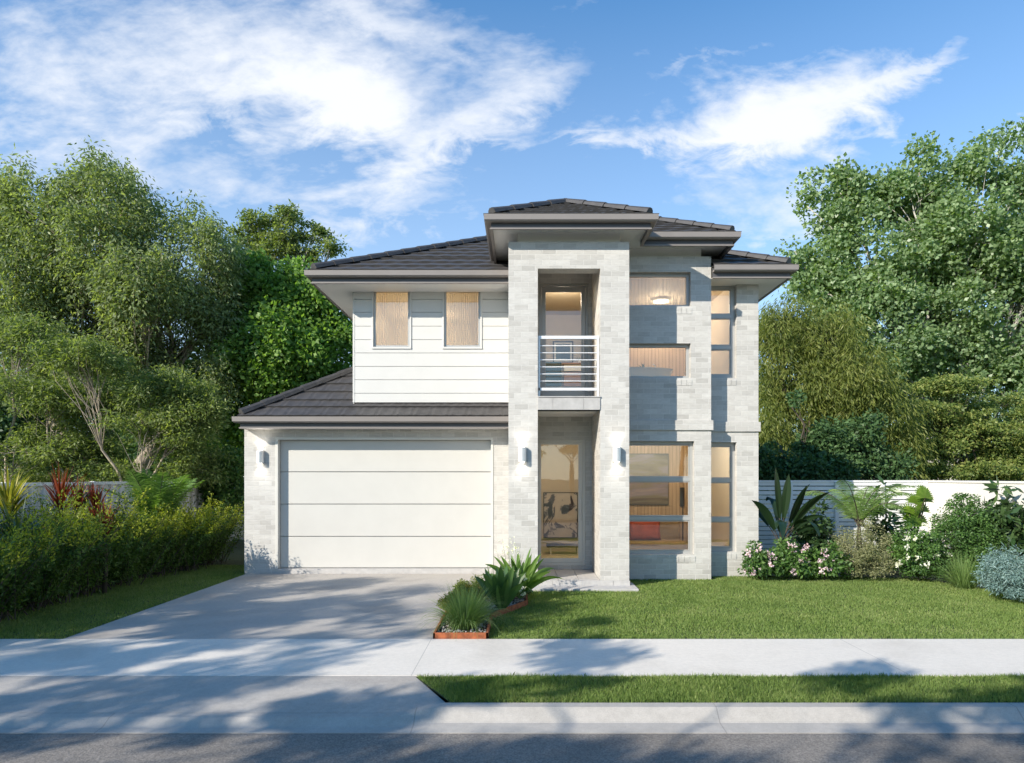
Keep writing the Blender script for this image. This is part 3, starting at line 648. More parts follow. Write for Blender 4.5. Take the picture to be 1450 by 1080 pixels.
for r_, lb in zip(rooms, labels):
    room(*r_); cx_, cy_ = (r_[0] + r_[1]) / 2 - (.55 if r_[0] < -3 else 0), r_[2] + (1.9 if r_[5] > 5 and r_[1] - r_[0] > 2 else .75)
    t = thing('ceiling_lamp', lb, 'ceiling lamp', (cx_, cy_, r_[5])); o = MB().tube([(cx_, cy_, r_[5] - .06), (cx_, cy_, r_[5] - .001)], .2, 20).build('lamp_body', M_LAMP, t)
    MB().tube([(cx_, cy_, r_[5] - .075), (cx_, cy_, r_[5] - .061)], .185, 20).build('diffuser', M_ROOMGLOW, t)
    ld = bpy.data.lights.new('bulb', 'POINT'); ld.energy = 31 * (r_[1] - r_[0]) ** .6; ld.color = (1, .84, .64); ld.shadow_soft_size = .15
    lo = bpy.data.objects.new('bulb', ld); COL.objects.link(lo); lo.parent = t; lo.location = (0, 0, -.28)
q = NT('sheer_curtain'); tr = q.n('BsdfTransparent', Color=(1, .96, .88, 1)); di = q.n('BsdfDiffuse', Color=(.88, .78, .60, 1)); tl = q.n('BsdfTranslucent', Color=(.88, .78, .60, 1))
M_CURT = q.done(q.n('MixShader', i0=.22, i1=q.n('MixShader', i0=.45, i1=di.outputs[0], i2=tl.outputs[0]).outputs[0], i2=tr.outputs[0]))
def curtain(label, x0, x1, z0, z1, y, mat=M_CURT, per=.045, amp=.014):
    n = int((x1 - x0) / per * 8); mb = MB(); pr = None
    for i in range(n + 1):
        x = x0 + (x1 - x0) * i / n; yy = y + amp * math.sin(i / 8 * 2 * math.pi) + .01 * math.sin(i * .13); c = [(x, yy, z0), (x, yy * .4 + y * .6, z1)]
        if pr: mb.poly([pr[0], c[0], c[1], pr[1]])
        pr = c
    o = mb.build('curtain', mat, smooth=True); return tag(o, label, 'curtain', 'pleated curtains behind the windows')
curtain('sheer beige curtain behind the left upstairs window over the garage', hC[0][0] - .1, hC[0][1] + .1, hC[0][2] - .2, hC[0][3] - .05, DG + .3)
curtain('sheer beige curtain behind the right upstairs window over the garage', hC[1][0] - .1, hC[1][1] + .1, hC[1][2] - .2, hC[1][3] - .05, DG + .3)
curtain('pale blind across the wide top window beside the entry portal', xp1 + .03, xa1 - .26, hA[0][2] - .15, hA[0][3] - .02, DA + .35, per=.07, amp=.008)
M_WOODP = None
q = NT('wood_panelling'); sp = q.n('SeparateXYZ', i0=q.pos()); fr_ = q.math('FRACT', q.math('DIVIDE', sp.outputs[0], .085)); ln = q.math('LESS_THAN', fr_, .09)
wg = q.noise(q.n('Mapping', Vector=q.pos(), Scale=(30, 30, 1.5)).outputs[0], 1, 5); cc = q.ramp(wg, [(.3, (.40, .27, .15)), (.7, (.56, .40, .24))])
M_WOODP = q.done(q.n('BsdfPrincipled', Base_Color=q.mix(ln, cc, (.14, .085, .045, 1)), Roughness=.5))
MB().box(xp1 + .05, xb1 - .26, 16.15, 16.19, .06, 3.1).box(xp1 + .05, xb1 - .26, 16.15, 16.19, 3.51, 6.05).build('wall_panelling', M_WOODP, H)
# pictures
def art_mat(name, stops, scale, dist, stretch=(1, 1, 1)):
    q = NT(name); v = q.n('Mapping', Vector=q.pos(), Scale=stretch).outputs[0]; n = q.noise(v, scale, 6, .6, dist); return q.done(q.n('BsdfPrincipled', Base_Color=q.ramp(n, stops), Roughness=.5))
def picture(label, x0, x1, z0, z1, y, mat, fmat=M_BLACK, fw=.02, mount=0, side=False):
    t = thing('picture', label, 'picture', ((x0 + x1) / 2, y, z0)); mb = MB(); frame(mb, x0, x1, z0, z1, y - .03, y - .002, fw); mb.build('picture_frame', fmat, t)
    if mount: MB().box(x0 + fw, x1 - fw, y - .012, y - .004, z0 + fw, z1 - fw).build('mount', M_DFRAME, t)
    MB().box(x0 + fw + mount, x1 - fw - mount, y - .018, y - .013, z0 + fw + mount, z1 - fw - mount).build('canvas', mat, t)
A1 = art_mat('abstract_ink', [(.40, (.02, .02, .03)), (.47, (.10, .10, .13)), (.50, (.55, .50, .45)), (.75, (.66, .60, .52))], 1.6, 1.4, (1.4, 1, 1.4))
A2 = art_mat('dark_landscape', [(.35, (.09, .06, .05)), (.48, (.20, .17, .10)), (.58, (.24, .20, .24)), (.75, (.40, .33, .27))], 1.3, .8, (.5, 1, 2.2))
A3 = art_mat('dark_print', [(.3, (.015, .02, .02)), (.7, (.05, .06, .055))], 3, .5)
picture('abstract black and cream picture seen through the front door', wx(769.5, 16.9), wx(818.5, 16.9), wz(762, 16.9), wz(697, 16.9), 16.98, A1, fw=.02)
picture('wide dark landscape picture in the downstairs front room', wx(875, 16.1), wx(947, 16.1), wz(715, 16.1), wz(642, 16.1), 16.14, A2, fw=.015)
picture('tall brown picture in the narrow right downstairs window', wx(1012, 16.1), wx(1034, 16.1), wz(729, 16.1), wz(648, 16.1), 16.14, A2, fw=.015)
picture('dark print in a pale frame behind the balcony door', wx(783, 16.9), wx(812, 16.9), wz(513, 16.9), wz(482, 16.9), 16.98, A3, fmat=M_DBARK, fw=.03, mount=.05)
picture('copper brown picture in the narrow upper right window', wx(1010, 16.1), wx(1032, 16.1), wz(520, 16.1), wz(452, 16.1), 16.14, art_mat('copper_picture', [(.35, (.16, .06, .02)), (.55, (.42, .19, .07)), (.7, (.55, .45, .40))], 5, 1.2), fmat=M_DBARK, fw=.015)
# furniture
def furn(name, label, cat, loc): return thing(name, label, cat, loc)
M_WOOD = plain('warm_wood', (.30, .15, .07), .5, var=.2, vs=5); M_RED = plain('rust_velvet', (.30, .055, .028), .8, var=.25, vs=5); M_TAN = plain('tan_fabric', (.30, .21, .11), .9, var=.15); M_CER = plain('white_ceramic', (.8, .78, .74), .2, var=.01)
M_GREENF = plain('dark_green_fabric', (.02, .04, .035), .8)
t = furn('bench', 'low pale bench with dark top below the abstract picture', 'bench', (1.1, 16.4, .1))
MB().box(.62, 1.46, 16.2, 16.6, .27, .33).build('seat', M_DBARK, t, bevel=.01)
for x in (.7, 1.36): MB().box(x, x + .035, 16.22, 16.58, .1, .269).build('leg', M_DFRAME, t)
D_ = 15.6
t = furn('sofa', 'low tan sofa behind the bottom downstairs panes', 'sofa', (2.9, D_, .05))
MB().box(1.95, 3.75, 14.9, 15.75, .14, .52).build('seat', M_TAN, t, bevel=.05); MB().box(1.95, 3.75, 15.76, 15.98, .14, .98).build('backrest', M_TAN, t, bevel=.06)
for x in (2.0, 3.65):
    for yy in (14.95, 15.9): MB().box(x, x + .05, yy, yy + .05, .051, .139).build('leg', M_DBARK, t)
def cushion(label, x, z, w, h, y, mat):
    bm = bmesh.new(); bmesh.ops.create_grid(bm, x_segments=14, y_segments=14, size=1); vs = list(bm.verts); me = bpy.data.meshes.new('cushion'); MBc = MB()
    for s in (-1, 1):
        for v in vs: pass
    N_ = 14
    for s in (-1, 1):
        for i in range(N_):
            for j in range(N_):
                qd = []
                for a, b in ((i, j), (i + 1, j), (i + 1, j + 1), (i, j + 1)):
                    u_, v_ = a / N_ * 2 - 1, b / N_ * 2 - 1; th = (max(0, (1 - u_ ** 4) * (1 - v_ ** 4))) ** .5; pin = 1 - .10 * (1 - abs(u_ * v_)) * (abs(u_) ** 3 + abs(v_) ** 3) / 2
                    qd.append((x + u_ * w / 2 * pin, y + s * .09 * th + (v_ - .5) * .06, z + (v_ + 1) / 2 * h))
                MBc.poly(qd)
    bm.free(); o = MBc.build('cushion', mat, smooth=True); tag(o, label, 'cushion')
cushion('rust red cushion at the left end of the tan sofa', 2.18, .53, .5, .42, 15.45, M_RED)
cushion('wide rust red cushion in the middle of the tan sofa', 2.85, .53, .75, .45, 15.5, M_RED)
t = furn('side_table', 'tall dark narrow stand beside the panelled downstairs wall', 'stand', (3.75, 15.9, .05))
MB().box(3.83, 3.93, 16.09, 16.14, wz(717, 16.1), wz(690, 16.1)).build('shade', M_BLACK, t, bevel=.01); MB().tube([(3.88, 16.06, .06), (3.88, 16.06, 1.3)], .012, 8).build('pole', M_BLACK, t); MB().tube([(3.88, 16.0, .051), (3.88, 16.0, .07)], .12, 16).build('base', M_BLACK, t)
t = furn('desk', 'brown desk with white top behind the balcony door', 'desk', (1.2, 16.3, 3.5))
dz = wz(516, 16.2)
MB().box(1.02, 1.62, 15.95, 16.6, 3.52, dz - .22).build('drawer_unit', M_WOOD, t, bevel=.008); MB().box(.6, 1.64, 15.9, 16.65, dz - .04, dz).build('desk_top', M_WOOD, t, bevel=.006); MB().box(1.02, 1.62, 15.93, 16.6, dz - .2, dz - .045).build('drawer', M_CER, t, bevel=.005)
t = furn('chair', 'dark green upholstered chair at the desk behind the balcony door', 'chair', (.75, 15.6, 3.5))
MB().box(.50, .93, 15.4, 15.8, 3.95, 4.05).build('seat', M_GREENF, t, bevel=.03); MB().box(.50, .93, 15.3, 15.38, 4.06, 4.62).build('backrest', M_GREENF, t, bevel=.03)
for x in (.52, .86):
    for yy in (15.42, 15.74): MB().box(x, x + .035, yy, yy + .035, 3.501, 3.95).build('leg', M_CER, t)
t = furn('vase', 'small pale vase with green sprig on the desk', 'vase', (1.42, 16.3, dz)); MB().tube([(1.42, 16.3, dz), (1.42, 16.3, dz + .06), (1.42, 16.3, dz + .11)], [.03, .05, .02], 10).build('vase_body', M_CER, t)
P = np.tile([[1.42, 16.3, dz + .11]], (14, 1)); v, f_ = strips(P, rdir(14) * [.8, .8, .4] + [0, 0, .7], .16, .02, .5, 3); np_mesh('sprig', v, 4, leaf_mat('sprig_green', [(.03, .07, .02), (.07, .13, .04)]), t, faces=f_)
# bath with a plant upstairs
t = furn('bathtub', 'white oval freestanding bathtub behind the lower upstairs window', 'bathtub', (2.5, 14.5, 3.5)); zb = wz(523, 14.3)
mb = MB(); NB = 36; rings = [(.62, .0), (.80, .3), (.95, .7), (1.02, .97), (1.05, 1.0), (.98, 1.0), (.85, .75), (.6, .25)]
for r_, h in rings:
    for i in range(NB): a = 2 * math.pi * i / NB; mb.v.append((2.35 + math.cos(a) * .88 * r_, 14.4 + math.sin(a) * .42 * r_, 3.51 + (zb - 3.51) * h * (1 + .0 * abs(math.cos(a)))))
for i in range(len(rings) - 1):
    for j in range(NB): j2 = (j + 1) % NB; mb.f.append((i * NB + j, i * NB + j2, (i + 1) * NB + j2, (i + 1) * NB + j))
mb.build('tub', M_CER, t, smooth=True, weld=False); MB().tube([(3.0, 14.95, 3.51), (3.0, 14.95, zb + .18), (2.95, 14.85, zb + .2), (2.9, 14.7, zb + .17)], .014, 8).build('tap', M_RAIL, t)
t = furn('potted_plant', 'small dark potted plant on a ledge above the bathtub', 'potted plant', (2.75, 15.6, 4.2)); MB().box(2.3, 3.2, 15.5, 15.7, 3.51, 4.35).build('ledge', M_CER, t, bevel=.01)
MB().tube([(2.85, 15.6, 4.351), (2.85, 15.6, 4.45)], [.06, .08], 12).build('pot', M_BLACK, t); P = np.tile([[2.85, 15.6, 4.44]], (40, 1)); v, f_ = strips(P, rdir(40) + [0, 0, .8], .24, .03, 1.2, 4); np_mesh('leaves', v, 4, leaf_mat('indoor_green', [(.02, .04, .02), (.05, .08, .03)]), t, faces=f_)

# ---- wall lamps
def wall_lamp(label, x, z, yf, first=[None]):
    if first[0] is None:
        t = thing('wall_lamp', label, 'wall lamp'); mb = MB(); n = 10; pr = []
        for i in range(n + 1): a = math.pi * i / n; pr.append((-.075 * math.cos(a) * 1.0, -.035 - .085 * math.sin(a)))
        mb.prism([(.075, -.012)] + [(-q[0], q[1]) for q in reversed(pr)][::-1] + [(-.075, -.012)], -.13, .13); mb.build('lamp_shade', M_LAMP, t, weld=False)
        MB().box(-.05, .05, -.011, .0, -.11, .11).build('back_plate', M_LAMP, t)
        MB().tube([(0, -.06, .131), (0, -.06, .134)], .04, 14).build('lens', M_GLOW, t); MB().tube([(0, -.06, -.134), (0, -.06, -.131)], .04, 14).build('lens', M_GLOW, t)
        for s in (1, -1):
            l = bpy.data.lights.new('bulb', 'SPOT'); l.energy = 4.5; l.color = (1, .93, .84); l.spot_size = R(120); l.spot_blend = 1; l.shadow_soft_size = .03
            o = bpy.data.objects.new('bulb', l); COL.objects.link(o); o.parent = t; o.location = (0, -.075, s * .155); o.rotation_euler = (R(180) if s > 0 else 0, 0, 0)
        first[0] = t
    else:
        t = first[0].copy(); COL.objects.link(t)
        for c in list(first[0].children): d = c.copy(); COL.objects.link(d); d.parent = t
        t['label'] = label
    t.location = (x, yf - .001, z); t['group'] = 'wall lamps on the house front'
wall_lamp('half round wall lamp beside the left edge of the garage door', wx(369.5, DG), wz(647, DG), DG)
wall_lamp('half round wall lamp on the brick pillar left of the front door', wx(739.5, DP), wz(643.5, DP), DP)
wall_lamp('half round wall lamp on the brick pillar right of the front door', wx(873, DP), wz(643.5, DP), DP)

# ------------------------------------------------------------------ fences
ZF = 1.88
fx = -9.0
t = thing('side_fence', 'long grey ribbed metal fence behind the golden hedge on the left', 'fence', (fx, 14, 0))
mb = MB(); ys = np.arange(4.0, 21.0, .034); pr = None
for i, y in enumerate(ys):
    ph = (y / .34) % 1; o_ = .05 if ph < .35 else (0 if ph > .5 else .05 * (1 - (ph - .35) / .15)); 
    if ph > .88: o_ = .05 * (ph - .88) / .12
    c = [(fx + o_, y, .03), (fx + o_, y, ZF - .05)]
    if pr: mb.poly([pr[0], c[0], c[1], pr[1]])
    pr = c
mb.build('infill_sheet', M_STEELF, t)
MB().box(fx - .03, fx + .07, 4, 21, ZF - .06, ZF).build('top_rail', M_FENCE, t); MB().box(fx - .03, fx + .05, 4, 21, .0, .06).build('bottom_rail', M_STEELF, t)
for y in np.arange(4.4, 21, 2.4): MB().box(fx - .035, fx + .056, y, y + .06, 0, ZF + .012).build('post', M_STEELF, t)
def slat_fence(label, x0, x1, y, z1, n, posts):
    t = thing('slatted_fence', label, 'fence', ((x0 + x1) / 2, y, 0)); mb = MB(); p = (z1 - .06) / n
    for i in range(n): mb.box(x0, x1, y, y + .02, .06 + i * p, .06 + (i + 1) * p - .022)
    mb.build('slat_panel', M_FENCE, t)
    MB().box(x0, x1, y - .02, y + .06, z1 - .02, z1 + .02).build('top_rail', M_FENCE, t)
    for x in posts: MB().box(x - .04, x + .04, y - .05, y - .001, 0, z1 - .021).build('post', M_FENCE, t)
slat_fence('white slatted fence between the left side fence and the garage', -8.94, -5.75, 20.5, ZF, 18, [-8.9, -7.4, -5.8])
wxl = wx(1313, 16.0)
slat_fence('white slatted fence behind the palm right of the house', xb1 + .0, wxl, 16.0, ZF + .0, 17, [xb1 + .1, wx(1119, 16), wx(1184, 16), wx(1249, 16), wxl - .05])
t = thing('garden_wall', 'white rendered garden wall at the right behind the leafy plants', 'wall', (wxl, 13, 0))
MB().box(wxl + .0, wxl + .18, 5.5, 16.1, -.1, ZF - .03).build('wall_body', M_RENDER, t, bevel=.01); MB().box(wxl - .02, wxl + .2, 5.5, 16.1, ZF - .029, ZF + .02).build('coping', M_RENDER, t, bevel=.008)

# ------------------------------------------------------------------ grass
def grass(name, label, polyfn, bounds, dens, h, seed=0, cut=None):
    x0, x1, y0, y1 = bounds; n = int((x1 - x0) * (y1 - y0) * dens); P = np.stack([rng.uniform(x0, x1, n), rng.uniform(y0, y1, n), np.full(n, -.012)], 1)
    P = P[polyfn(P[:, 0], P[:, 1])]; n = len(P); tl = .75 + .35 * vnoise(P, 2.2, seed) + rng.normal(size=n) * .22
    D = np.stack([rng.normal(size=n) * .38, rng.normal(size=n) * .38, np.ones(n)], 1); hh = h * np.clip(tl, .35, 1.6)
    s = unit(np.stack([rng.normal(size=n), rng.normal(size=n), np.zeros(n)], 1)) * (.0024 + .0022 * (P[:, 1:2] > 8)); D = unit(D)
    m = P + D * hh[:, None] * .55; D2 = unit(D + np.stack([rng.normal(size=n) * .35, rng.normal(size=n) * .35, np.zeros(n)], 1)); tip = m + D2 * hh[:, None] * .5
    V = np.stack([P - s, P + s, m + s * .7, tip, m - s * .7], 1).reshape(-1, 3)
    o = np_mesh(name, V, 5, M_GRASS); tag(o, label, 'grass', kind='stuff')
def bed_out(x, y):    # outside the planter bed
    return ~((x < -.40) & (y < 9.42) | (x < .11) & (y > 9.35 + (x + .42) * 2.0) & (y < 12.1))
front_edge = lambda x: np.interp(x, [4.6, 5.1, 6.5, 7.8, 8.0, 8.5, 9.9], [13.5, 12.95, 12.95, 12.7, 12.0, 11.0, 10.0])
grass('lawn', 'short green front lawn', lambda x, y: bed_out(x, y) & (x > XR + .02) & (y < np.where(x < xa1 + .1, 12.95, np.where(x < xb1, 13.3, 99))) & (y < front_edge(x) + .3) & ~((x < wx(899, DP)) & (x > xp0 - .1) & (y > DP - .44)) & ~((x < xp1) & (y > DP)) , (-1.1, 9.9, YP1 + .01, 13.6), 5200, .040, 1)
grass('verge_grass', 'green grass strip between footpath and kerb', lambda x, y: (x > XR + .45 * (YP0 - y) / .79 + .015), (-1.1, 6.2, 5.91, YP0 - .005), 15000, .052, 2)
grass('side_grass', 'strip of grass between the hedge and the driveway', lambda x, y: x < XL - .012, (-8.6, XL, YP1 + .01, 15.0), 3600, .042, 3)
#==PLANTS==
# ------------------------------------------------------------------ plants
def lm(n, *c, **k): return leaf_mat(n, list(c), **k)
L_GUM = lm('gum_leaf', (0.107, 0.144, 0.064), (0.177, 0.224, 0.102), (0.259, 0.315, 0.148), (0.397, 0.454, 0.236), trans=.45)
L_GUM2 = lm('olive_gum_leaf', (0.082, 0.121, 0.043), (0.148, 0.196, 0.069), (0.227, 0.288, 0.101), (0.361, 0.401, 0.163), trans=.45)
L_BRIGHT = lm('bright_leaf', (0.081, 0.149, 0.034), (0.138, 0.241, 0.052), (0.207, 0.345, 0.081), (0.310, 0.437, 0.138), trans=.45)
L_DARK = lm('dark_leaf', (0.034, 0.074, 0.029), (0.070, 0.132, 0.047), (0.125, 0.211, 0.076), trans=.25)
L_POP = lm('poplar_leaf', (0.098, 0.154, 0.071), (0.172, 0.254, 0.120), (0.264, 0.364, 0.182), (0.462, 0.562, 0.350), trans=.45, rough=.4, spec=.5)
L_WILL = lm('willow_leaf', (0.078, 0.108, 0.025), (0.144, 0.179, 0.042), (0.221, 0.256, 0.066), (0.323, 0.335, 0.109), trans=.45)
L_CED = lm('maple_leaf', (0.063, 0.107, 0.026), (0.127, 0.183, 0.047), (0.218, 0.262, 0.068), (0.340, 0.340, 0.113), trans=.35)
L_HEDGE = lm('hedge_leaf', (0.038, 0.079, 0.017), (0.078, 0.141, 0.027), (0.137, 0.214, 0.044), trans=.3)
L_TIP = lm('golden_tip_leaf', (.15, .20, .02), (.26, .30, .03), (.40, .41, .05), trans=.4)
L_OLV = lm('grey_olive_leaf', (.12, .13, .06), (.20, .215, .10), (.31, .32, .17), (.40, .37, .25), trans=.3)
L_MID = lm('garden_leaf', (0.036, 0.085, 0.026), (0.083, 0.170, 0.041), (0.163, 0.279, 0.068), trans=.35, spec=.5)
L_LIME = lm('lime_leaf', (.10, .19, .02), (.17, .28, .03), (.26, .36, .06), trans=.45)
L_BLUE = lm('blue_grey_leaf', (.10, .17, .16), (.17, .27, .26), (.27, .38, .37), trans=.2)
L_PALM = lm('palm_leaflet', (.05, .11, .02), (.10, .19, .035), (.19, .29, .07), trans=.35, spec=.5)
L_PALM2 = lm('pale_palm_leaflet', (.13, .21, .06), (.20, .31, .09), (.33, .43, .17), trans=.45, spec=.6)
L_PADDLE = lm('paddle_leaf', (.012, .030, .012), (.022, .045, .016), trans=.15, rough=.3, spec=.6)
L_TUFT = lm('tuft_blade', (.10, .17, .05), (.17, .26, .08), (.27, .36, .14), trans=.35)
L_RED = lm('cordyline_leaf', (.09, .018, .012), (.20, .04, .02), (.34, .08, .035), trans=.35)
L_YEL = lm('striped_leaf', (.16, .18, .03), (.36, .33, .05), (.55, .48, .12), trans=.35)
L_DKG = lm('glossy_leaf', (0.020, 0.053, 0.017), (0.049, 0.092, 0.032), (0.097, 0.154, 0.053), trans=.2, rough=.3, spec=.6)
L_FLW = lm('white_petal', (.78, .76, .74), (.9, .88, .86), trans=.3)
L_PNK = lm('pink_petal', (0.651, 0.453, 0.601), (0.815, 0.617, 0.746), (0.930, 0.821, 0.900), trans=.3)

# --- trees on the left
make_tree('gum_tree', 'tallest drooping grey green gum tree filling the upper left', 'tree', (wx(150, 23), 23, 0), 4.2,
    PB(22, (55, 290, 75, 62), (150, 268, 75, 52), (120, 330, 80, 60, -1), (235, 330, 62, 62), (295, 345, 38, 55), (20, 380, 70, 80, -1), (120, 420, 95, 75), (225, 430, 85, 80), (305, 430, 38, 75, .5), (60, 480, 90, 70), (170, 500, 90, 60), (270, 520, 60, 60), (-30, 300, 60, 80), (200, 385, 70, 55, -1.5)),
    1300, 135, .50, .155, .055, L_GUM, M_BARK, trunk_r=.32, droop=.9, seed=3, hollow=.5, limb_r=.09, trunks=3, spread=1.0, ldown=.6, gap=-.5)
make_tree('gum_tree', 'lower spreading gum tree with pale forked trunks above the left fence', 'tree', (wx(95, 17.5), 17.5, 0), 1.0,
    PB(17.5, (30, 470, 55, 30), (110, 500, 60, 28, -1), (60, 560, 70, 32), (150, 560, 60, 30, 1), (225, 545, 60, 34), (20, 630, 60, 36, -.5), (110, 625, 70, 34, .8), (205, 610, 65, 32, -.6), (280, 580, 42, 42), (270, 650, 50, 32, .5), (160, 670, 65, 22, .5), (50, 680, 60, 22, 1), (-30, 560, 40, 60)),
    760, 130, .38, .12, .036, L_GUM2, M_BARK, trunk_r=.11, droop=.25, flat=.6, seed=5, hollow=.3, limb_r=.042, trunks=3, spread=.9, ldown=.1, gap=-.25)
make_tree('broadleaf_tree', 'bright green leafy tree behind the garage roof', 'tree', (wx(400, 24), 24, 0), 2.5,
    PB(24, (385, 405, 55, 32), (340, 450, 55, 50), (430, 440, 60, 45), (390, 500, 80, 60, -1), (470, 500, 50, 60), (320, 560, 65, 60), (410, 590, 90, 60), (310, 640, 60, 40), (480, 570, 40, 50), (350, 390, 25, 22)),
    620, 120, .60, .17, .12, L_BRIGHT, M_DBARK, trunk_r=.25, seed=8, hollow=.5, gap=-.6)
make_tree('broadleaf_tree', 'dark open crowned tree rising behind the bright green tree', 'tree', (wx(410, 33), 33, 0), 9,
    PB(33, (370, 312, 26, 14), (415, 306, 28, 14), (350, 338, 26, 16), (400, 338, 34, 18), (440, 330, 22, 14), (468, 348, 22, 12), (375, 362, 40, 18), (425, 362, 34, 16), (345, 365, 20, 14)),
    150, 75, .50, .20, .09, L_GUM2, M_WBARK, trunk_r=.2, seed=9, hollow=.2, flat=.55, gap=-.5)
# --- trees on the right
make_tree('poplar_tree', 'tall loose poplar with pale limbs at the upper right', 'tree', (wx(1330, 38), 38, 0), 6,
    PB(38, (1143, 283, 28, 30), (1190, 262, 30, 34), (1225, 262, 24, 30), (1200, 320, 55, 40), (1290, 265, 55, 45), (1300, 215, 28, 20), (1385, 235, 45, 34), (1435, 270, 40, 40), (1170, 385, 45, 45), (1260, 360, 80, 60), (1370, 330, 80, 70, -1), (1440, 380, 60, 80), (1230, 450, 80, 55), (1340, 450, 90, 65), (1430, 490, 70, 70), (1320, 540, 80, 50, 1), (1480, 320, 50, 90), (1415, 205, 25, 16), (1240, 430, 60, 50, -1.5), (1150, 430, 50, 45), (1180, 480, 70, 45), (1290, 300, 60, 50, 1), (1420, 560, 70, 50), (1340, 400, 90, 70, 2), (1132, 395, 26, 34), (1125, 350, 14, 16), (1255, 488, 70, 45, -1), (1240, 560, 60, 50, -1), (1100, 430, 40, 50), (1140, 470, 45, 45), (1480, 420, 60, 90)),
    1950, 90, .45, .135, .105, L_POP, M_WBARK, sc=1.8, trunk_r=.4, seed=12, hollow=.35, limb_r=.055, gap=-.34, trunks=2, spread=.9)
make_tree('willow_tree', 'olive green weeping tree right beside the house', 'tree', (wx(1130, 27), 27, 0), 3.2,
    PB(27, (1110, 455, 45, 40), (1170, 470, 60, 45), (1120, 530, 55, 45), (1200, 530, 70, 45, -.5), (1265, 560, 55, 40), (1090, 600, 40, 50), (1190, 600, 70, 35, .5), (1270, 620, 50, 35, .6), (1080, 500, 30, 60, 1)),
    430, 150, .42, .17, .030, L_WILL, M_DBARK, sc=1.45, trunk_r=.2, droop=1.1, seed=15, hollow=.4, limb_r=.06, ldown=.9, gap=-.5, trunks=2, spread=.4)
make_tree('maple_tree', 'layered yellow green fine leaved tree above the white garden wall', 'tree', (wx(1370, 29), 29, 0), 2.4,
    PB(29, (1350, 548, 60, 16), (1420, 570, 50, 16, .5), (1310, 585, 55, 15, -.3), (1390, 610, 75, 17, -.5), (1320, 635, 60, 15), (1440, 640, 50, 17), (1370, 665, 85, 15, -.3), (1300, 668, 40, 12), (1470, 600, 40, 30), (1440, 675, 60, 12), (1340, 600, 70, 40, .8), (1420, 640, 70, 35, .8)),
    420, 140, .34, .085, .045, L_CED, M_DBARK, sc=1.7, trunk_r=.18, flat=.35, seed=17, hollow=.2, limb_r=.045, gap=-.7)
make_tree('laurel_shrub', 'dark broadleaf shrub behind the slatted fence beside the house', 'shrub', (wx(1160, 23), 23, 0), .8,
    PB(23, (1105, 620, 26, 36), (1140, 592, 28, 26), (1175, 625, 34, 34), (1210, 640, 22, 40, .6), (1150, 665, 70, 34), (1245, 662, 34, 28), (1090, 660, 30, 40), (1228, 610, 14, 20), (1120, 570, 14, 16)),
    330, 95, .34, .12, .07, L_DARK, M_DBARK, sc=1.25, trunk_r=.1, seed=19, hollow=.3, gap=-.5)
make_tree('laurel_shrub', 'dense dark shrub behind the fence left of the garage', 'shrub', (wx(295, 19), 19, 0), .8,
    PB(19, (290, 680, 32, 34), (315, 665, 30, 30), (270, 700, 28, 26), (325, 700, 22, 30)), 120, 110, .36, .11, .06, L_MID, M_DBARK, trunk_r=.07, seed=20, gap=-.9)
# distant belt of trees
for i, (px, py, d, rx, ry, lb) in enumerate([(-60, 560, 40, 120, 90, 'far dark tree at the left edge behind the gums'), (120, 600, 44, 110, 70, 'far dark tree behind the pale forked gum trunks'), (260, 590, 38, 90, 80, 'far dark tree between the gums and the bright tree'), (440, 620, 42, 100, 80, 'far dark tree hidden behind the garage roof'),
                                    (1120, 590, 52, 90, 90, 'far dark tree just right of the house'), (1260, 600, 55, 110, 80, 'far dark tree behind the weeping tree'), (1420, 560, 56, 120, 110, 'far dark tree at the right edge behind the poplar')]):
    make_tree('far_tree', lb, 'tree', (wx(px, d), d, 0), 2.0, PB(d, (px, py, rx, ry), (px - rx * .6, py + ry * .6, rx * .7, ry * .5), (px + rx * .6, py + ry * .5, rx * .7, ry * .5), (px, py + ry * .7, rx, ry * .4)), 300, 70, .95, .30, .16, L_DARK, M_DBARK, trunk_r=.3, seed=30 + i, gap=-1.2, twig=False, group='trees far behind the house')
# --- street trees that shade the road (they stand on the far verge across the road)
for i, (x, y, zc, rr, n_, lb) in enumerate([(-19.6, -4.4, 8.8, 2.9, 34, 'with a tall open crown'), (-15.2, -4.6, 7.8, 2.9, 34, 'with a rounded open crown'), (-10.2, -4.4, 7.6, 2.8, 26, 'with a low spreading crown'), (-5.6, -4.6, 7.2, 2.4, 20, 'behind and just left of the viewer'),
                                     (-20.6, -3.4, 10.0, 2.7, 34, 'whose branches reach over the road'), (-25.0, -4.0, 9.4, 2.8, 50, 'at the far left'), (-17.6, -3.4, 9.9, 2.7, 34, 'with a high crown between two tall ones'), (-19.6, -3.0, 11.0, 2.5, 26, 'with the highest crown'), (-12.6, -6.2, 7.0, 2.4, 22, 'with a small crown between two larger ones'), (2.5, -6.2, 4.6, 2.4, 110, 'directly behind the viewer'), (8.0, -6.6, 4.8, 2.8, 120, 'to the right of the viewer'), (14.0, -6.4, 4.8, 2.8, 110, 'at the far right')]):
    bl = [(x + math.cos(a) * rr * .62, y + .5 + math.sin(a) * rr * .55, zc + math.sin(a * 2.3 + i) * .35, rr * .62, rr * .6, rr * (.2 if x < 0 else .6)) for a in [k * 1.2566 + i for k in range(5)]]
    make_tree('street_tree', 'street tree %s across the road' % lb, 'tree', (x, y, 0), zc - 1.6, bl, int(n_ * 1.15), 130, .42, .15, .10, L_MID, M_DBARK, trunk_r=.14, seed=50 + i, hollow=.0, gap=(-.15 if y > -6.1 else -1.5), group='trees across the road', flat=.5, limb_r=.035)

